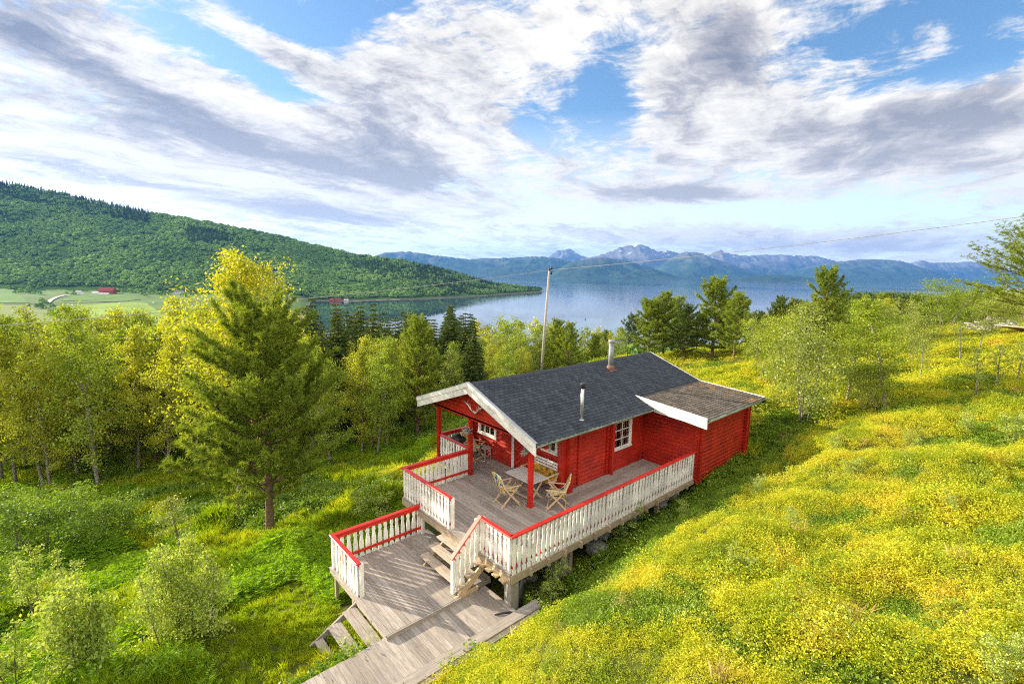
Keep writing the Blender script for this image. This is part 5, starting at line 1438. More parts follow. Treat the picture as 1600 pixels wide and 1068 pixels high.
for i, (px, py, tp_, lb) in enumerate([(1524, 628, 545, 'thin white stemmed young birch standing on the bright heath'), (1556, 604, 535, 'crooked young birch right of the thin white stemmed one'), (1588, 600, 528, 'young birch at the right edge below the red shed'),
        (1438, 594, 530, 'sparse young birch beside a dark hollow on the heath'), (1500, 566, 500, 'small pale young birch below the wood pile'), (1530, 548, 496, 'small forked young birch nearest the wood pile')]):
    pix_tree('young_birch', SML[i % 3], px, py, tp_, 2.6, lb, 'young birch', 1.2)
rq = np.random.RandomState(44)
for px in range(1176, 1600, 21):
    if 1340 < px < 1352: continue
    fy = float(np.interp(px, [1170, 1300, 1380, 1480, 1600], [556, 545, 512, 500, 496])) + rq.uniform(-3, 6)
    ty = float(np.interp(px, SILX, SILY)) + rq.uniform(2, 18)
    pix_tree('birch_tree', BUSH[rq.randint(3)], px + rq.uniform(-5, 5), fy, ty, 3.6, 'bushy birch in the thick row along the right skyline', 'birch tree', rq.uniform(1.0, 1.3), 'bushy birches along the right skyline')
for px in range(1300, 1450, 17):
    pix_tree('pine_tree', PMd[1], px, 503 + rq.uniform(-2, 2), 463 + rq.uniform(0, 5), 7.0, 'dark pine in the hedge like row behind the skyline birches', 'pine tree', 1.3, 'dark pines behind the skyline birches')
# conifers on the right skyline
for px, py, tp_, m_, lb in [(1282, 545, 424, PMd[0], 'tall pale pine rising above the birches on the right skyline'), (1215, 545, 466, PMd[1], 'short pine left of the tall skyline pine'), (1407, 520, 470, PMd[1], 'small round pine at the edge of the bright heath'),
        (1425, 505, 474, PMd[2], 'small dark pine behind the round one'), (1235, 540, 470, PMd[2], 'bushy pine close behind the short skyline pine')]:
    pix_tree('pine_tree', m_, px, py, tp_, 7.0, lb, 'pine tree', 0.95)
# pine grove beyond the cabin roof
grove = [(985, 557, 494, 'leftmost low pine of the grove beyond the roof'), (1012, 560, 470, 'slim pine second from the left in the grove'), (1036, 556, 462, 'pointed pine left of the dark round one in the grove'), (1066, 562, 478, 'dark round pine with a bare trunk in the grove'),
         (1112, 560, 440, 'tallest pine of the grove with a pointed top'), (1146, 558, 463, 'broad dark pine at the right end of the grove'), (1088, 548, 492, 'small pine in the gap of the grove'), (1130, 550, 470, 'middle sized pine behind the tallest one of the grove'), (1055, 548, 470, 'pine hidden low between the dark round ones of the grove')]
for i, (px, py, tp_, lb) in enumerate(grove):
    pix_tree('pine_tree', PMd[(i * 2 + 1) % 3], px, py, tp_, 7.0, lb, 'pine tree', 0.98, 'pine grove beyond the roof')
# big pine at the right edge, its trunk just outside the frame
pe = pine_meshes(77, 9.5, 4.6, 5200, 12, 'pine_needle', 0.28, 0.17, 0.020, 0.28, 10, 0.62, 0.16, round_=0.6)
xx_, yy_ = ds_xy(25.5, 28.0); zz_ = hgt(xx_, yy_)
plant_tree('pine_tree', pe, xx_, yy_, zz_, 1.0, 2.2, 'large pine whose long branches reach in from the right edge', 'pine tree', sz=(CAM[2] + 2.4 - zz_) / 9.5)
# bushes and saplings of the meadow
def bush_m(seed, h, Rc, leaf, n, mat, nb=36, stems=5, low=0.05, shape=1.0): return birch_meshes(seed, h, Rc, leaf, n, mat, 'grey_bark', low, nb, stems, 5, 1.0, (0.35, 1.1), shape)
def put_bush(px, py, top, me, h, ws, lb, name='willow_bush', cat='bush', group=None):
    return pix_tree(name, me, px, py, top, h, lb, cat, ws, group, parts=('stems', 'foliage'))
bw1 = bush_m(101, 1.9, 0.62, 0.056, 13500, 'willow_leaf', 220, 9); bw2 = bush_m(102, 1.9, 0.60, 0.065, 6500, 'willow_leaf', 60, 3, 0.25); bw3 = bush_m(103, 1.9, 0.42, 0.055, 3600, 'willow_leaf', 34, 4)
put_bush(300, 1000, 868, bw1, 1.9, 0.74, 'large rounded willow bush with silvery green leaves in the meadow')
put_bush(122, 1085, 918, bw2, 1.9, 0.72, 'willow bush with big pale leaves at the bottom left')
put_bush(66, 968, 880, bw3, 1.9, 1.0, 'narrow willow bush behind the bottom left one')
put_bush(22, 1110, 985, bw3, 1.9, 0.9, 'yellowish willow spray at the bottom left corner')
put_bush(285, 880, 785, SML[1], 2.6, 1.3, 'small pale sapling left of the pine trunk', 'birch_sapling', 'sapling')
put_bush(575, 818, 765, bw3, 1.9, 1.3, 'grey green willow shrub left of the platform railing')
put_bush(858, 940, 900, bw3, 1.9, 1.2, 'bright yellow green shrub beside the deck corner')
put_bush(975, 835, 790, bw3, 1.9, 1.3, 'pale shrub growing over the stone beside the deck')
put_bush(838, 902, 868, bw3, 1.9, 1.2, 'small green shrub beside the drain pipe')
put_bush(1180, 772, 748, bw3, 1.9, 1.2, 'small pale shrub on the bank below the cabin corner')
put_bush(1070, 815, 792, bw3, 1.9, 1.0, 'small shrub on the crest of the bank')
put_bush(1185, 640, 612, bw3, 1.9, 1.4, 'small shrub behind the far corner of the cabin')
for px, py, tp_, ws, lb in [(1585, 690, 628, 1.2, 'leafy shrub at the right edge of the hillside'), (1568, 1068, 1000, 1.0, 'thin leafy shrub in the bottom right corner'), (1492, 812, 778, 1.3, 'low shrub midway down the right hillside'), (1330, 742, 716, 1.2, 'low grey green shrub on the crest of the hillside'),
        (1300, 705, 682, 1.3, 'small shrub above a dark hollow on the hillside'), (1150, 900, 872, 1.2, 'low shrub in the middle of the heath slope'), (1420, 700, 676, 1.3, 'low willow shrub on the upper hillside'), (1240, 830, 802, 1.1, 'small yellowish shrub halfway up the heath slope'), (1512, 680, 640, 1.0, 'slender shrub below the young birches')]:
    put_bush(px, py, tp_, bw3, 1.9, ws, lb, 'heath_shrub')
th = [bush_m(111 + i, 2.6, 1.3, 0.085, 3600, 'weed', 44, 5) for i in range(2)]
for i, (px, py, tp_) in enumerate([(20, 880, 800), (75, 868, 780), (135, 858, 795), (190, 842, 785), (40, 830, 770), (110, 835, 775), (-30, 860, 780), (0, 950, 895)]):
    put_bush(px, py, tp_, th[i % 2], 2.6, 1.25, 'dark green leafy thicket bush at the foot of the left wood', 'thicket_bush', 'bush', 'thicket along the left wood')

# ------------------------------------------------------------------ the woods
rg = np.random.RandomState(5)
for i, (px, tp_, d_) in enumerate([(484, 497, 50), (500, 500, 62), (545, 494, 66), (560, 489, 60), (580, 492, 70), (598, 487, 64), (616, 491, 58), (636, 489, 68), (652, 500, 62), (676, 540, 44), (702, 492, 56), (716, 503, 60), (692, 500, 66), (668, 496, 72), (740, 500, 76), (524, 492, 74), (610, 520, 46), (574, 535, 44), (640, 560, 40)]):
    x, y = ds_xy(d_, (px - 800) / FPX * d_); z = hgt(x, y); s_ = top_scale(x, y, z, tp_ - 3, 10.0)
    plant_tree('spruce_tree', SPr[i % 3], x, y, z, s_ * 0.95, i * 1.1, 'tall dark pointed spruce standing in the group left of the cabin roof', 'spruce tree', 'tall spruces left of the cabin roof', sz=s_)
placed = [(o.location.x, o.location.y) for o in bpy.data.objects if o.parent is None and o.get('category') in ('pine tree', 'birch tree')]
cnt = {'b': 0, 's': 0, 'p': 0}
cand = []
d = 19.0
while d < 95:
    sp = 1.8 + 0.027 * d
    s = -1.18 * d
    while s < 1.2 * d:
        cand.append((d + rg.uniform(-0.45, 0.45) * sp, s + rg.uniform(-0.4, 0.4) * sp, sp)); s += sp * 1.08
    d += sp
far_pts = []
for d, s, sp in cand:
    x, y = ds_xy(d, s); px = 800 + FPX * s / d
    z = hgt(x, y)
    by = horiz(px) + (CAM[2] - z) / d * FPX       # photo row of the foot
    if px < 330:
        lim = np.interp(px, [-200, 60, 200, 330], [800, 800, 775, 745])
        if by > lim or d < 19: continue
    elif px < 660:
        if by > np.interp(px, [330, 420, 520, 600, 660], [720, 715, 765, 735, 690]): continue
        if d < 23: continue
    elif px < 975:
        if d < 36: continue
        if px > 800 and d < 46: continue
    elif px < 1180: continue
    else:
        if d < (54 if 1350 < px < 1490 else 40): continue
    ysil = np.interp(px, SILX, SILY) + abs(rg.normal()) * (8 if d > 40 else 11) + (0 if d > 60 else 4)
    hmax = CAM[2] + (horiz(px) - ysil) * d / FPX - z
    front = (470 < px < 760 and d < 66) or (760 <= px < 975 and d < 56)
    tsun = (y - 2.5) / 0.889; xs_ = x + 0.459 * tsun
    if tsun > 0 and -8 < xs_ < 3.0 and px < 460: hmax = min(hmax, -0.9 + 0.317 * tsun - z + 0.2)
    if hmax < 3.0: continue
    # species
    pr_ = fbm(np.array([x]), np.array([y]), 16, 2)[0]
    sprucezone = (470 < px < 740 and d > 38) or (d > 60 and px < 470 and pr_ > 0.25)
    if sprucezone and rg.rand() < (0.6 if 540 < px < 740 else 0.34) and cnt['s'] < 90:
        h = min(hmax + rg.uniform(-0.3, 1.2), rg.uniform(10, 15.5)); k_ = 's'
    elif rg.rand() < 0.07 + 0.3 * (px > 1180) and d > 30:
        h = min(hmax, rg.uniform(5.5, 9)); k_ = 'p'
    else:
        if front: hmax -= rg.uniform(30, 60) * d / FPX
        h = min(hmax, rg.uniform(8.5, 13.0) * (0.75 if px > 1180 else 1)); k_ = 'b'
    if h < 3.2: continue
    if any((x - a) ** 2 + (y - b_) ** 2 < 1.7 ** 2 for a, b_ in placed[:30]): continue
    far_pts.append((d, x, y, z, h, k_, px))
    if k_ == 's': cnt['s'] += 1
far_pts.sort()
nb_ = 0
for (d, x, y, z, h, k_, px) in far_pts:
    rz = rg.uniform(0, 6.28)
    side = 'left' if px < 400 else ('mid' if px < 975 else 'right')
    if k_ == 's':
        i = rg.randint(3); plant_tree('spruce_tree', SPr[i], x, y, z, h / 10 * rg.uniform(0.9, 1.1), rz, 'dark pointed spruce among the sunlit birches of the valley wood', 'spruce tree', 'spruces of the valley wood', sz=h / 10)
    elif k_ == 'p':
        i = rg.randint(3); plant_tree('pine_tree', PMd[i], x, y, z, h / 7 * 0.9, rz, 'pine among the birches of the valley wood' if px < 1000 else 'pine in the wood on the right skyline', 'pine tree', 'pines of the valley wood' if px < 1000 else 'pines of the skyline wood', sz=h / 7)
    else:
        nb_ += 1
        if nb_ > 262: continue
        if d < 32: me = BH[rg.randint(4)]
        elif d < 62: me = BMd[rg.randint(4)]
        else: me = BFr[rg.randint(3)]
        lb = {'left': 'slender birch of the dense wood at the left of the meadow', 'mid': 'sunlit birch of the valley wood beyond the meadow and the cabin', 'right': 'low birch of the wood on the right skyline'}[side]
        gp = {'left': 'birches of the left wood', 'mid': 'birches of the valley wood', 'right': 'birches of the skyline wood'}[side]
        plant_tree('birch_tree', me, x, y, z, h / 8 * rg.uniform(0.78, 1.0) * (1.6 if px > 1180 else 1.0), rz, lb, 'birch tree', gp, sz=h / 8)

# ------------------------------------------------------------------ instanced ground cover and far woods (stuff)
def src(name, me):
    o = bpy.data.objects.new(name, me)     # never linked: only read by the scatter nodes
    return o
def scatter(name, pts, rots, scl, idx, sources, label, cat):
    me = bpy.data.meshes.new(name); n = len(pts)
    me.vertices.add(n); me.vertices.foreach_set('co', np.asarray(pts, np.float32).ravel())
    a = me.attributes.new('rot', 'FLOAT_VECTOR', 'POINT'); a.data.foreach_set('vector', np.asarray(rots, np.float32).ravel())
    sc_ = np.asarray(scl, np.float32)
    if sc_.ndim == 1: sc_ = np.stack([sc_] * 3, 1)
    a = me.attributes.new('scl', 'FLOAT_VECTOR', 'POINT'); a.data.foreach_set('vector', sc_.ravel())
    a = me.attributes.new('idx', 'INT', 'POINT'); a.data.foreach_set('value', np.asarray(idx, np.int32))
    o = link(name, me)
    ng = bpy.data.node_groups.new(name + '_scatter', 'GeometryNodeTree')
    ng.interface.new_socket('Geometry', in_out='INPUT', socket_type='NodeSocketGeometry'); ng.interface.new_socket('Geometry', in_out='OUTPUT', socket_type='NodeSocketGeometry')
    gi = ng.nodes.new('NodeGroupInput'); go = ng.nodes.new('NodeGroupOutput')
    iop = ng.nodes.new('GeometryNodeInstanceOnPoints'); ng.links.new(gi.outputs[0], iop.inputs['Points'])
    gj = ng.nodes.new('GeometryNodeGeometryToInstance')
    for s in reversed(sources):
        oi = ng.nodes.new('GeometryNodeObjectInfo'); oi.inputs['Object'].default_value = s; oi.inputs['As Instance'].default_value = False
        oi.transform_space = 'ORIGINAL'
        ng.links.new(oi.outputs['Geometry'], gj.inputs[0])
    ng.links.new(gj.outputs[0], iop.inputs['Instance']); iop.inputs['Pick Instance'].default_value = True
    def attr(nm_, ty):
        nd = ng.nodes.new('GeometryNodeInputNamedAttribute'); nd.data_type = ty; nd.inputs[0].default_value = nm_; return nd.outputs[0]
    ng.links.new(attr('idx', 'INT'), iop.inputs['Instance Index'])
    e2r = ng.nodes.new('FunctionNodeEulerToRotation'); ng.links.new(attr('rot', 'FLOAT_VECTOR'), e2r.inputs[0]); ng.links.new(e2r.outputs[0], iop.inputs['Rotation'])
    ng.links.new(attr('scl', 'FLOAT_VECTOR'), iop.inputs['Scale'])
    ng.links.new(iop.outputs[0], go.inputs[0])
    md = o.modifiers.new('scatter', 'NODES'); md.node_group = ng
    return tag(o, label, cat, kind='stuff')

def clump(seed, n, R_, H, leaf, mat, name='clump', asp=0.6):
    rg = np.random.RandomState(seed)
    a = rg.uniform(0, 6.283, n); r = R_ * np.sqrt(rg.uniform(0, 1, n)); 
    lob = 0.75 + 0.35 * np.sin(a * 3 + seed) 
    z = H * (1 - (r / R_) ** 2 * 0.75) * rg.uniform(0.25, 1.08, n) * lob
    C = np.stack([r * np.cos(a), r * np.sin(a), z], 1)
    V, F = leaves(C, leaf, rg, 0.35, asp)
    return mesh_np(name, V, F, M[mat])
def tuft(seed, n, R_, H, w, mat, lean=0.45):
    rg = np.random.RandomState(seed); a = rg.uniform(0, 6.283, n); r = R_ * rg.uniform(0, 1, n)
    B = np.stack([r * np.cos(a), r * np.sin(a), np.zeros(n)], 1); h = H * rg.uniform(0.5, 1.1, n); b_ = rg.uniform(0, 6.283, n)
    off = np.stack([np.cos(b_), np.sin(b_)], 1) * (h * lean * rg.uniform(0.3, 1.2, n))[:, None]
    Mid = B + np.concatenate([off * 0.35, (h * 0.6)[:, None]], 1); T = B + np.concatenate([off, (h * 0.95)[:, None]], 1)
    s = nrm(np.cross(T - B, rg.normal(size=(n, 3)))) * w / 2
    V = np.stack([B - s, B + s, Mid + s * 0.8, T, Mid - s * 0.8], 1).reshape(-1, 3)
    return mesh_np('tuft', V, np.arange(5 * n).reshape(n, 5), M[mat])
def fern(seed, n=7, L=0.55, mat='fern'):
    rg = np.random.RandomState(seed); B = []; T = []; W = []
    for i in range(n):
        a = i * 6.283 / n + rg.uniform(-0.3, 0.3); e = rg.uniform(0.7, 1.2); p = curve_pts((0, 0, 0), (math.cos(a) * math.cos(e), math.sin(a) * math.cos(e), math.sin(e)), L * rg.uniform(0.7, 1.1), 12, -1.1, rg, 0.02)
        for k_ in range(1, 12):
            d = p[k_ + 1] - p[k_] if k_ < 12 else p[k_] - p[k_ - 1]; d = d / np.linalg.norm(d); sd = np.cross(d, [0, 0, 1]); sd /= np.linalg.norm(sd) + 1e-9
            ll = L * 0.24 * math.sin(math.pi * (k_ / 12 * 0.85 + 0.12))
            for s_ in (-1, 1): B.append(p[k_]); T.append(p[k_] + (sd * s_ + d * 0.5) * ll); W.append(L * 0.055)
    B = np.array(B); T = np.array(T); V, F = blades(B, T, np.array(W), rg)
    return mesh_np('fern', V, F, M[mat])
DW = [src('dwarf_birch', clump(61, 170, 0.24, 0.55, 0.034, 'heath_green')), src('dwarf_birch', clump(62, 190, 0.22, 0.42, 0.03, 'willow_leaf')), src('dry_sedge', tuft(63, 40, 0.12, 0.36, 0.008, 'dry_grass', 0.6))]
HN = [src('heath_clump', clump(1 + i, 250, 0.20, (0.17, 0.21, 0.27)[i], 0.026, 'heath')) for i in range(3)] + [src('heath_clump_green', clump(9, 240, 0.21, 0.17, 0.028, 'heath_green'))]
HF = [src('heath_far', clump(5 + i, 200, 0.42, 0.26, 0.062, 'heath')) for i in range(2)] + [src('heath_far_green', clump(15, 200, 0.42, 0.26, 0.06, 'heath_green'))]
GT = [src('grass_tuft', tuft(1 + i, 60, 0.15, 0.34, 0.011, 'grass')) for i in range(3)] + [src('grass_short', tuft(8, 70, 0.17, 0.15, 0.012, 'grass', 0.7))]
WD = [src('weed_clump', clump(21 + i, 110, 0.24, 0.34, 0.06, 'weed', asp=0.6)) for i in range(2)]
FN = [src('fern_plant', fern(1)), src('fern_plant', fern(2, 6, 0.45))]
GF = [src('grass_far', tuft(31, 60, 0.4, 0.5, 0.03, 'grass')), src('weed_far', clump(33, 140, 0.45, 0.5, 0.10, 'weed')), src('weed_far', clump(34, 140, 0.45, 0.4, 0.10, 'fern'))]

def on_wood(x, y):
    """places covered by the buildings and boards"""
    m_ = (x > 8.32) & (x < 12.2) & (y > -0.08) & (y < 7.0)
    m_ |= (x > 3.0) & (x < 12.2) & (y > 1.0) & (y < 7.0)
    m_ |= (x > -8.7) & (x < 0.12) & (y > -0.56) & (y < 1.08)
    m_ |= (x > -0.2) & (x < 0.6) & (y > -0.60) & (y < -0.1)
    m_ |= (x > 0.4) & (x < 8.3) & (y > 0.35) & (y < 7)
    m_ |= (x > -2.6) & (x < 0.4) & (y > 1.0) & (y < 3.9)
    return m_
def field_pts(d0, d1, dens, seed, ul=1.3, ur=2.3):
    rg = np.random.RandomState(seed); A = 0.5 * (ul + ur) * (d1 ** 2 - d0 ** 2); n = int(A * dens)
    d = np.sqrt(rg.uniform(d0 ** 2, d1 ** 2, n)); s = rg.uniform(-ul, ur, n) * d
    x, y = ds_xy(d, s); return d, s, x, y, rg
def slope_rot(x, y, rg, amt=0.6):
    e = 0.25; hx = (height(x + e, y) - height(x - e, y)) / (2 * e); hy = (height(x, y + e) - height(x, y - e)) / (2 * e)
    rz = rg.uniform(0, 6.283, len(x))
    # tilt toward the slope normal expressed as small rotations about x and y, then spin applied first through z
    return np.stack([np.arctan(hy) * amt, -np.arctan(hx) * amt, rz], 1) * np.array([1, 1, 1])
PH = [[], [], [], []]; PG = [[], [], [], []]
def add(store, x, y, z, r, s, i):
    store[0].append(np.stack([x, y, z], 1)); store[1].append(r); store[2].append(s); store[3].append(i)
def heathness(x, y, d, s):
    """>0.5 where berry heath grows, else meadow"""
    h = sstep(-0.2, -0.9, y) * 1.0
    h = np.where((x > 13.0), 1.0, h)
    h = np.where((x < -1.2) & (y > -0.58), 0, h)
    mound = np.exp(-(((x - 8) / 6.0) ** 2 + ((y - 11) / 3.5) ** 2))
    h = np.maximum(h, mound * 1.1)
    h = np.where((x > 13.5) & (y > 14), sstep(22, 14, y), h)
    h = h + 0.25 * fbm(x, y, 4.0, 2) * (np.abs(h - 0.5) < 0.49)
    return h
for (d0, d1, dens, near) in ((1.2, 11.0, 75, 1), (11.0, 18.0, 50, 1), (18.0, 30.0, 15, 0), (30.0, 60.0, 6, 0)):
    d, s, x, y, rg = field_pts(d0, d1, dens, int(d0 * 10))
    ok = ~on_wood(x, y); d, s, x, y = d[ok], s[ok], x[ok], y[ok]
    z = height(x, y)
    zl = z + 0
    py = (CAM[2] - z) / d * FPX + 425
    hh = heathness(x, y, d, s)
    r = slope_rot(x, y, rg)
    size = rg.uniform(0.75, 1.35, len(x)) * (1 + 0.35 * fbm(x, y, 1.6, 2))
    low = (y > -0.95) & (x > -0.2) & (x < 8.4)      # short growth right beside the deck
    size = np.where(low, size * 0.8, size)
    isH = hh > 0.5
    gpat = fbm(x + 90, y, 2.8, 3)
    if near:
        bump_ = fbm(x, y, 3.0, 4, 0.5) * 0 + np.abs(fbm(x + 20, y + 9, 2.6, 3, 0.5)) + 0.1 * fbm(x, y + 40, 0.7, 2)
        green = ((bump_ < 0.085 + 0.10 * gpat) | ((y > -2.2 + 0.5 * gpat) & (x > -0.5) & (x < 9)) | (gpat > 0.46) | ((x > 8) & (x < 15) & (y > -1.8) & (y < 0)))
        ih = np.where(green, 3, rg.randint(0, 3, len(x)))
        rn = rg.rand(len(x)); ih = np.where((rn < 0.022) & (bump_ > -0.5), 7, ih); ih = np.where((rn > 0.985) & (gpat > 0.0), 8, ih); ih = np.where((rn > 0.90) & (rn < 0.903), 9, ih)
        size = size * (1 + 0.45 * np.clip(fbm(x + 7, y, 0.9, 2), -1, 1))
        add(PH, x[isH], y[isH], z[isH] - 0.03, r[isH], size[isH], ih[isH])
    else:
        green = (gpat > 0.46) | ((x > 8) & (x < 16) & (y > -1.8) & (y < 0.5))
        ih = np.where(green, 6, rg.randint(4, 6, len(x)))
        add(PH, x[isH], y[isH], z[isH] - 0.05, r[isH], size[isH], ih[isH])
    G = ~isH
    wood = (d > 24)
    sh = fbm(x, y, 3.5, 3)
    path = (x > -5.5) & (x < -2.6) & (y > 1.5) & (y < 6.5)
    if near:
        ig = np.where(sh > 0.18, 5, np.where(sh < -0.22, 6, np.where(sh > 0.08, 4, rg.randint(0, 3, len(x)))))
        ig = np.where((rg.rand(len(x)) < 0.16) & ~path, 7, ig)
        ig = np.where(path, np.where(rg.rand(len(x)) < 0.85, 3, 0), ig)
        ig = np.where((x < 0.3) & (y < 1.0) & (rg.rand(len(x)) < 0.5), 3, ig)
        ig = np.where((x > 0) & (x < 9) & (y < 1) & (y > -1), np.where(rg.rand(len(x)) < 0.5, 4, 3), ig)
        sz = size * np.where(path, 0.75, 1.0) * np.where((ig == 6) | (ig == 7), 0.9, 1)
    else:
        ig = np.where(sh > 0.05, 9, np.where(sh < -0.25, 10, 8)); sz = size
    add(PG, x[G], y[G], z[G] - 0.02, r[G], sz[G], ig[G])
cat4 = lambda S: [np.concatenate(a) for a in S]
p_, r_, s_, i_ = cat4(PH)
scatter('heath', p_, r_, s_, i_, HN + HF + DW, 'bright yellow green blueberry heath covering the slope right of the cabin', 'heath')
p_, r_, s_, i_ = cat4(PG)
scatter('grass', p_, r_, s_, i_, GT + WD + FN + GF, 'lush green grass, ferns and weeds of the meadow left of the platform', 'grass')

# far crowns: rough blobs of leaf faces
def far_crown(seed, con=False):
    rg = np.random.RandomState(seed); n = 90
    if con:
        t = rg.uniform(0, 1, n) ** 0.8; a = rg.uniform(0, 6.28, n); r = (1 - t) * 0.24 * rg.uniform(0.5, 1.1, n)
        C = np.stack([r * np.cos(a), r * np.sin(a), 0.05 + t * 1.0], 1); out = np.stack([np.cos(a), np.sin(a), 0 * a], 1)
        V, F = leaves(C, 0.17, rg, 0.2, 0.7, out)
    else:
        dv = nrm(rg.normal(size=(n, 3))); dv[:, 2] = np.abs(dv[:, 2]) * 0.9 - 0.15
        C = dv * np.array([0.48, 0.48, 0.60]) * rg.uniform(0.72, 1.05, (n, 1)) + np.array([0, 0, 0.36])
        V, F = leaves(C, 0.30, rg, 0.1, 0.8, dv)
    return mesh_np('far_crown', V, F, M['far_conifer' if con else 'far_leaf'])
FC = [src('far_crown', far_crown(1)), src('far_crown', far_crown(2)), src('far_conifer', far_crown(3, True))]
rg = np.random.RandomState(12)
n = 30000
uu = rg.uniform(-1.5, 0.066, n); 
df = np.interp(uu, HU, HDF); dr = np.interp(uu, HU, HDR)
tt = rg.uniform(0, 1.12, n); d = df + 14 + (dr - df) * tt
keep = rg.rand(n) < (d / 1750)
uu, d, tt = uu[keep], d[keep], tt[keep]
x, y = ds_xy(d, uu * d); z = height(x, y)
pxx = 800 + FPX * uu
n1 = fbm(x, y, 220, 3); n2 = fbm(x + 500, y, 90, 3)
ok = (z > -56.5) & ~((n2 > 0.42) & (tt < 0.45)) & ~((tt < 0.03) & (pxx < 210))
n1 = n1 + 0.18 * rg.normal(size=len(x)); n2 = n2 + 0.25 * rg.normal(size=len(x))
con = ((tt > 0.80) & (pxx < 245) & (n2 > -0.5)) | ((pxx > 300) & (pxx < 430) & (tt > 0.55) & (tt < 0.85) & (n1 > -0.25)) | ((n1 > 0.33) & (tt > 0.3)) | ((pxx > 650) & (n2 > 0.05))
idx = np.where(con, 2, rg.randint(0, 2, len(x)))
sz = 6.0 + 9.5 * rg.uniform(0, 1, len(x)) ** 1.5 * np.where(pxx > 640, 0.72, 1.0)
sz3 = np.stack([sz * np.where(con, 1.0, 1.05), sz * np.where(con, 1.0, 1.05), sz * np.where(con, 1.05, 0.95)], 1)
rr_ = np.stack([0 * x, 0 * x, rg.uniform(0, 6.28, len(x))], 1)
sel = ok
pts1 = np.stack([x, y, z - 0.5], 1)[sel]; i1 = idx[sel]; s1 = sz3[sel]; r1 = rr_[sel]
# the low wood between the valley wood and the shore / fields, and clumps round the farm
n = 5200
d = np.sqrt(rg.uniform(95 ** 2, 470 ** 2, n)); uu = rg.uniform(-1.25, 0.9, n); x, y = ds_xy(d, uu * d); z = height(x, y); pxx = 800 + FPX * uu
ysil = np.interp(pxx, SILX, SILY) + 4; zmax = CAM[2] + (horiz(pxx) - ysil) * d / FPX - z
h = np.minimum(rg.uniform(7, 10, n), zmax); ok = (h > 4) & (z > -56.5)
pts2 = np.stack([x, y, z], 1)[ok]; s2 = np.stack([h * 0.8, h * 0.8, h], 1)[ok]; i2 = rg.randint(0, 2, ok.sum()); i2[rg.rand(ok.sum()) < 0.0] = 2
r2 = np.stack([0 * h, 0 * h, rg.uniform(0, 6.28, n)], 1)[ok]
pts3 = []; s3 = []
for (px, py, w_, n_) in [(28, 452, 26, 14), (45, 458, 24, 14), (68, 474, 8, 7), (118, 459, 14, 5), (190, 455, 20, 10), (215, 458, 20, 12), (250, 460, 26, 16), (300, 462, 26, 14), (60, 481, 26, 9), (90, 494, 20, 7), (70, 447, 30, 16)]:
    for q in range(n_):
        X = valley_pt(px + rg.normal() * w_ * 0.5, py + rg.normal() * 1.5, 0); pts3.append(X); v_ = rg.uniform(4, 8.5); s3.append((v_, v_, v_))
pts3 = np.array(pts3); s3 = np.array(s3); i3 = rg.randint(0, 2, len(pts3)); r3 = np.zeros((len(pts3), 3))
scatter('forest', np.concatenate([pts1]), np.concatenate([r1]), np.concatenate([s1]), np.concatenate([i1]), FC, 'dense green forest covering the hill across the bay', 'forest')
scatter('forest', np.concatenate([pts2, pts3]), np.concatenate([r2, r3]), np.concatenate([s2, s3]), np.concatenate([i2, i3]), FC, 'strip of low woodland between the valley wood, the fields and the shore', 'forest')

# ------------------------------------------------------------------ buildings far below, pole and wires
def house(px, py, w, dep, h, rh, wall, roofc, label, rz, cat='house', win=3, name='house'):
    x, y, z = valley_pt(px, py, 0)
    root = empty(name, (x, y, z - 0.3), YAW - R(90) + rz, label, cat)
    m_ = MB(); m_.box(-w/2, -dep/2, 0, w/2, dep/2, h); m_.prism([(-dep/2, h), (dep/2, h), (0, h + rh)], -w/2, w/2, 'x'); m_.build('wall', wall, root)
    m_ = MB()
    for s in (-1, 1): m_.add([(-w/2 - 0.5, s*(dep/2 + 0.5), h - 0.35), (w/2 + 0.5, s*(dep/2 + 0.5), h - 0.35), (w/2 + 0.5, 0, h + rh + 0.12), (-w/2 - 0.5, 0, h + rh + 0.12), (-w/2 - 0.5, s*(dep/2 + 0.5), h - 0.12), (w/2 + 0.5, s*(dep/2 + 0.5), h - 0.12), (w/2 + 0.5, 0, h + rh + 0.38), (-w/2 - 0.5, 0, h + rh + 0.38)],
        [(0,1,2,3), (4,5,6,7), (0,1,5,4), (0,3,7,4), (1,2,6,5)])
    m_.build('roof', roofc, root)
    for i in range(win):
        xx = -w/2 + w * (i + 0.5) / win
        m_ = MB(); m_.box(xx - 0.7, -dep/2 - 0.06, h*0.4, xx + 0.7, -dep/2 + 0.02, h*0.4 + 1.3); m_.build('window', M['window_glass'], root)
    return root
wh = simple('house_white', (0.75, 0.74, 0.70), 0.7); rd = simple('barn_red', (0.30, 0.045, 0.03), 0.8); gr_ = simple('roof_grey', (0.2, 0.2, 0.2), 0.8); rr2 = simple('roof_red', (0.28, 0.06, 0.045), 0.8)
house(168, 459, 27, 12, 6.5, 6.5, rd, rr2, 'big red barn with steep roof at the farm below the wooded hill', R(8), 'barn', 4, 'barn')
house(124, 460, 13, 8, 4.5, 3.5, wh, gr_, 'white farmhouse among bushes left of the red barn', R(-12), 'house')
house(150, 459.5, 11, 7, 3.2, 1.8, wh, simple('roof_white', (0.62, 0.62, 0.6), 0.6), 'small white outbuilding between the farmhouse and the barn', R(5), 'outbuilding', 2)
house(163, 460.5, 17, 5, 2.6, 1.2, wh, M['roof_white'], 'long low white shed in front of the red barn', R(5), 'shed', 3)
house(280, 459, 17, 8, 4.0, 3.0, wh, gr_, 'grey roofed white house at the forest edge right of the farm', R(4), 'house', 4)
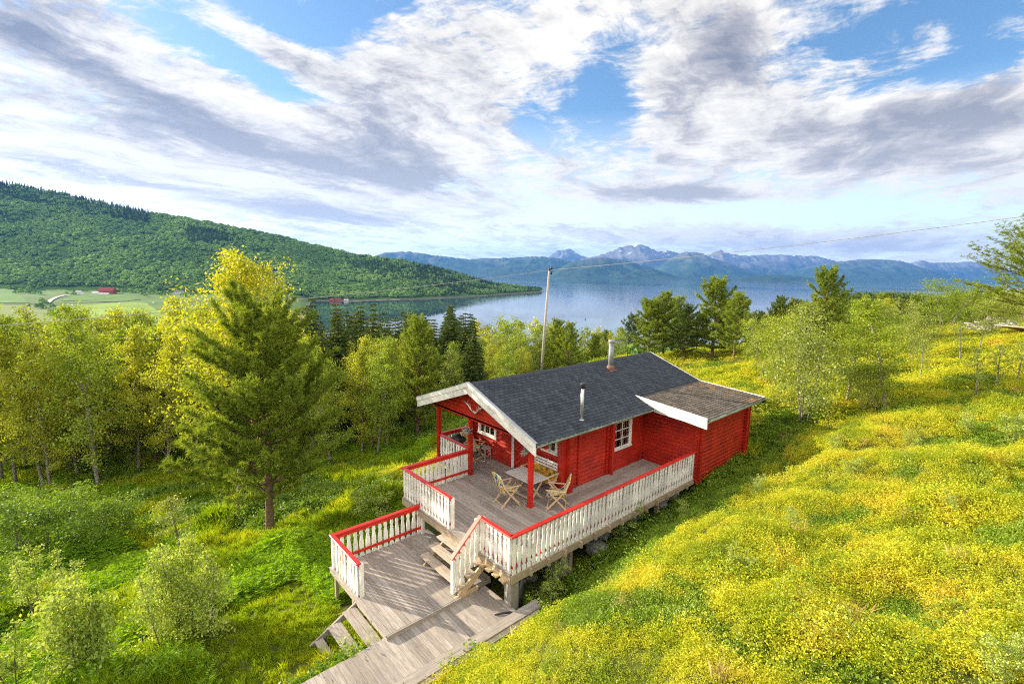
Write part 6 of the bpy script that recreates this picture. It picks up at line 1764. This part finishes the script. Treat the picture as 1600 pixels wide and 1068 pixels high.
for i, (px, py) in enumerate([(84, 476.5), (107, 476.5), (113, 479), (188, 475), (102, 489.5), (125, 493), (240, 474)]):
    x, y, z = valley_pt(px, py, 0.4)
    m_ = MB(); m_.tube([(-0.9, 0, 0.75), (-0.8, 0, 0.75), (0.8, 0, 0.75), (0.9, 0, 0.75)], [0.6, 0.85, 0.85, 0.6], 14)
    o = m_.build('hay_bale', wh); o.location = (x, y, z); o.rotation_euler = (0, 0, i * 1.3); o.scale = (1.5, 1.5, 1.5)
    tag(o, 'white wrapped hay bale lying on the mown field', 'hay bale', 'hay bales on the mown field')
# boathouses on the far shore
for i, (px, py, w, cw, lb) in enumerate([(518, 463, 9, rd, 'red boathouse at the left end of the shore cluster'), (528, 464, 11, rd, 'red boathouse in the middle of the shore cluster'), (540, 464, 9, wh, 'white boathouse at the right end of the shore cluster')]):
    d_ = 1010 + i * 6; s_ = (px - 800) / FPX * d_; x, y = ds_xy(d_, s_); z = max(hgt(x, y), SEA + 0.3)
    root = empty('boathouse', (x, y, z - 0.4), YAW - R(90) + 0.2 * i, lb, 'boathouse')
    m_ = MB(); m_.box(-w/2, -3, 0, w/2, 3, 2.8); m_.prism([(-3, 2.8), (3, 2.8), (0, 4.8)], -w/2, w/2, 'x'); m_.build('wall', cw, root)
    m_ = MB()
    for s in (-1, 1): m_.add([(-w/2 - .3, s*3.3, 2.6), (w/2 + .3, s*3.3, 2.6), (w/2 + .3, 0, 4.95), (-w/2 - .3, 0, 4.95), (-w/2 - .3, s*3.3, 2.8), (w/2 + .3, s*3.3, 2.8), (w/2 + .3, 0, 5.15), (-w/2 - .3, 0, 5.15)], [(0,1,2,3), (4,5,6,7), (0,1,5,4), (0,3,7,4), (1,2,6,5)])
    m_.build('roof', rr2 if i != 2 else gr_, root)
for i, (px, d_) in enumerate([(702, 1195), (765, 1345), (655, 1170)]):
    x, y = ds_xy(d_, (px - 800) / FPX * d_); z = hgt(x, y)
    o = rock_mesh(20 + i, M['pale_rock'], 2); o = link('rock', o); o.location = (x, y, z); o.scale = (3, 2, 1.5); tag(o, ['pale boulder on the shore under the wooded point', 'pale boulder near the tip of the wooded point', 'pale boulder on the shingle shore of the bay'][i], 'stone')
# buoy in the bay
d_ = 66.8 * FPX / (498.5 - horiz(914)); x, y = ds_xy(d_, (914 - 800) / FPX * d_)
m_ = MB(); m_.tube([(0, 0, -0.4), (0, 0, 0.2), (0, 0, 1.0), (0, 0, 1.3)], [0.5, 0.9, 0.8, 0.2], 12); m_.tube([(0, 0, 1.2), (0, 0, 2.4)], [0.12, 0.1], 6); o = m_.build('buoy', M['black']); o.location = (x, y, SEA); tag(o, 'small dark buoy floating on the pale water', 'buoy')
# power pole behind the roof
dp = 43.5; xp, yp = ds_xy(dp, (847 - 800) / FPX * dp); zp = hgt(xp, yp); xt, yt = ds_xy(dp, (855.5 - 800) / FPX * dp); zt = CAM[2] + (horiz(855) - 423) * dp / FPX
pole = empty('power_pole', (xp, yp, zp), 0, 'leaning wooden power pole with dark insulators behind the cabin roof', 'power pole')
tipv = Vector((xt - xp, yt - yp, zt - zp))
m_ = MB(); m_.tube([(0, 0, -0.5), tipv * 0.5, tipv], [0.125, 0.11, 0.09], 12); m_.build('shaft', M['pole_wood'], pole)
for dz_, off in ((0.12, (0.02, 0.10)), (0.22, (0.2, -0.12)), (-0.22, (0.2, -0.14))):
    m_ = MB(); q = tipv + Vector((RH[0]*off[0], RH[1]*off[0], dz_)); m_.tube([q - Vector((0, 0, 0.13)), q - Vector((0, 0, 0.08)), q + Vector((0, 0, 0.1)), q + Vector((0, 0, 0.14))], [0.05, 0.085, 0.085, 0.04], 10); m_.build('insulator', M['black'], pole)
m_ = MB(); m_.bar(tipv + Vector((0, 0, -0.2)), tipv + Vector((RH[0]*0.25, RH[1]*0.25, -0.05)), 0.04, 0.04); m_.build('bracket', M['dark_metal'], pole)
top = Vector((xt, yt, zt + 0.05))
def cable(a, b_, sag, r_, label, n=40):
    pts = []
    for i in range(n + 1):
        t = i / n; p = Vector(a).lerp(Vector(b_), t); p.z -= sag * 4 * t * (1 - t); pts.append(p)
    m_ = MB(); m_.tube(pts, r_, 6, False); o = m_.build('power_cable', simple('cable', (0.42, 0.40, 0.36), 0.6) if 'cable' not in M else M['cable']); return tag(o, label, 'power cable')
def far_anchor(px, py, d_):
    x, y = ds_xy(d_, (px - 800) / FPX * d_); return (x, y, CAM[2] + (horiz(px) - py) * d_ / FPX)
cable(top, far_anchor(-420, 540, 17), 0.35, 0.018, 'power cable running from the pole to the left across the wood')
cable(top, far_anchor(1900, 296, 27), 0.35, 0.020, 'power cable running from the pole up to the right edge')
# red shed roof and wood pile at the right edge
x, y, z = ground_at(1592, 530)
shed = empty('shed', (x + 2.2 + RH[0] * 1.3, y - 1.2 + RH[1] * 1.3, z - 1.05), YAW + R(20), 'low red shed with metal roof at the right edge behind the birches', 'shed')
m_ = MB(); m_.box(-2.5, -1.6, 0, 2.5, 1.6, 1.1); m_.build('wall', M['red_paint'], shed)
m_ = MB(); m_.add([(-2.8, -1.9, 1.05), (2.8, -1.9, 1.05), (2.8, 1.9, 1.6), (-2.8, 1.9, 1.6), (-2.8, -1.9, 1.12), (2.8, -1.9, 1.12), (2.8, 1.9, 1.67), (-2.8, 1.9, 1.67)], [(0,1,2,3), (4,5,6,7), (0,1,5,4), (1,2,6,5), (2,3,7,6), (3,0,4,7)]); m_.build('roof', M['pole_wood'], shed)
m_ = MB(); m_.box(-2.82, -1.94, 0.9, 2.82, -1.905, 1.14); m_.build('fascia', M['rail_red'], shed)
x, y, z = ground_at(1556, 514)
rs = random.Random(8); m_ = MB()
for q in range(150):
    a = rs.gauss(0, 0.8); c_ = rs.gauss(0, 0.5); hh = rs.uniform(0, max(0.08, 0.9 - abs(a) * 0.6)); an = rs.uniform(0, 3.14)
    v = Vector((math.cos(an), math.sin(an), rs.uniform(-0.2, 0.2))) * 0.25
    m_.tube([Vector((a, c_, hh)) - v, Vector((a, c_, hh)) + v], rs.uniform(0.03, 0.07), 6)
o = m_.build('wood_pile', M['pole_wood']); o.location = (x, y, z); o.rotation_euler = (0, 0, YAW - 1.57); tag(o, 'heap of split grey firewood beside the red shed', 'wood pile')
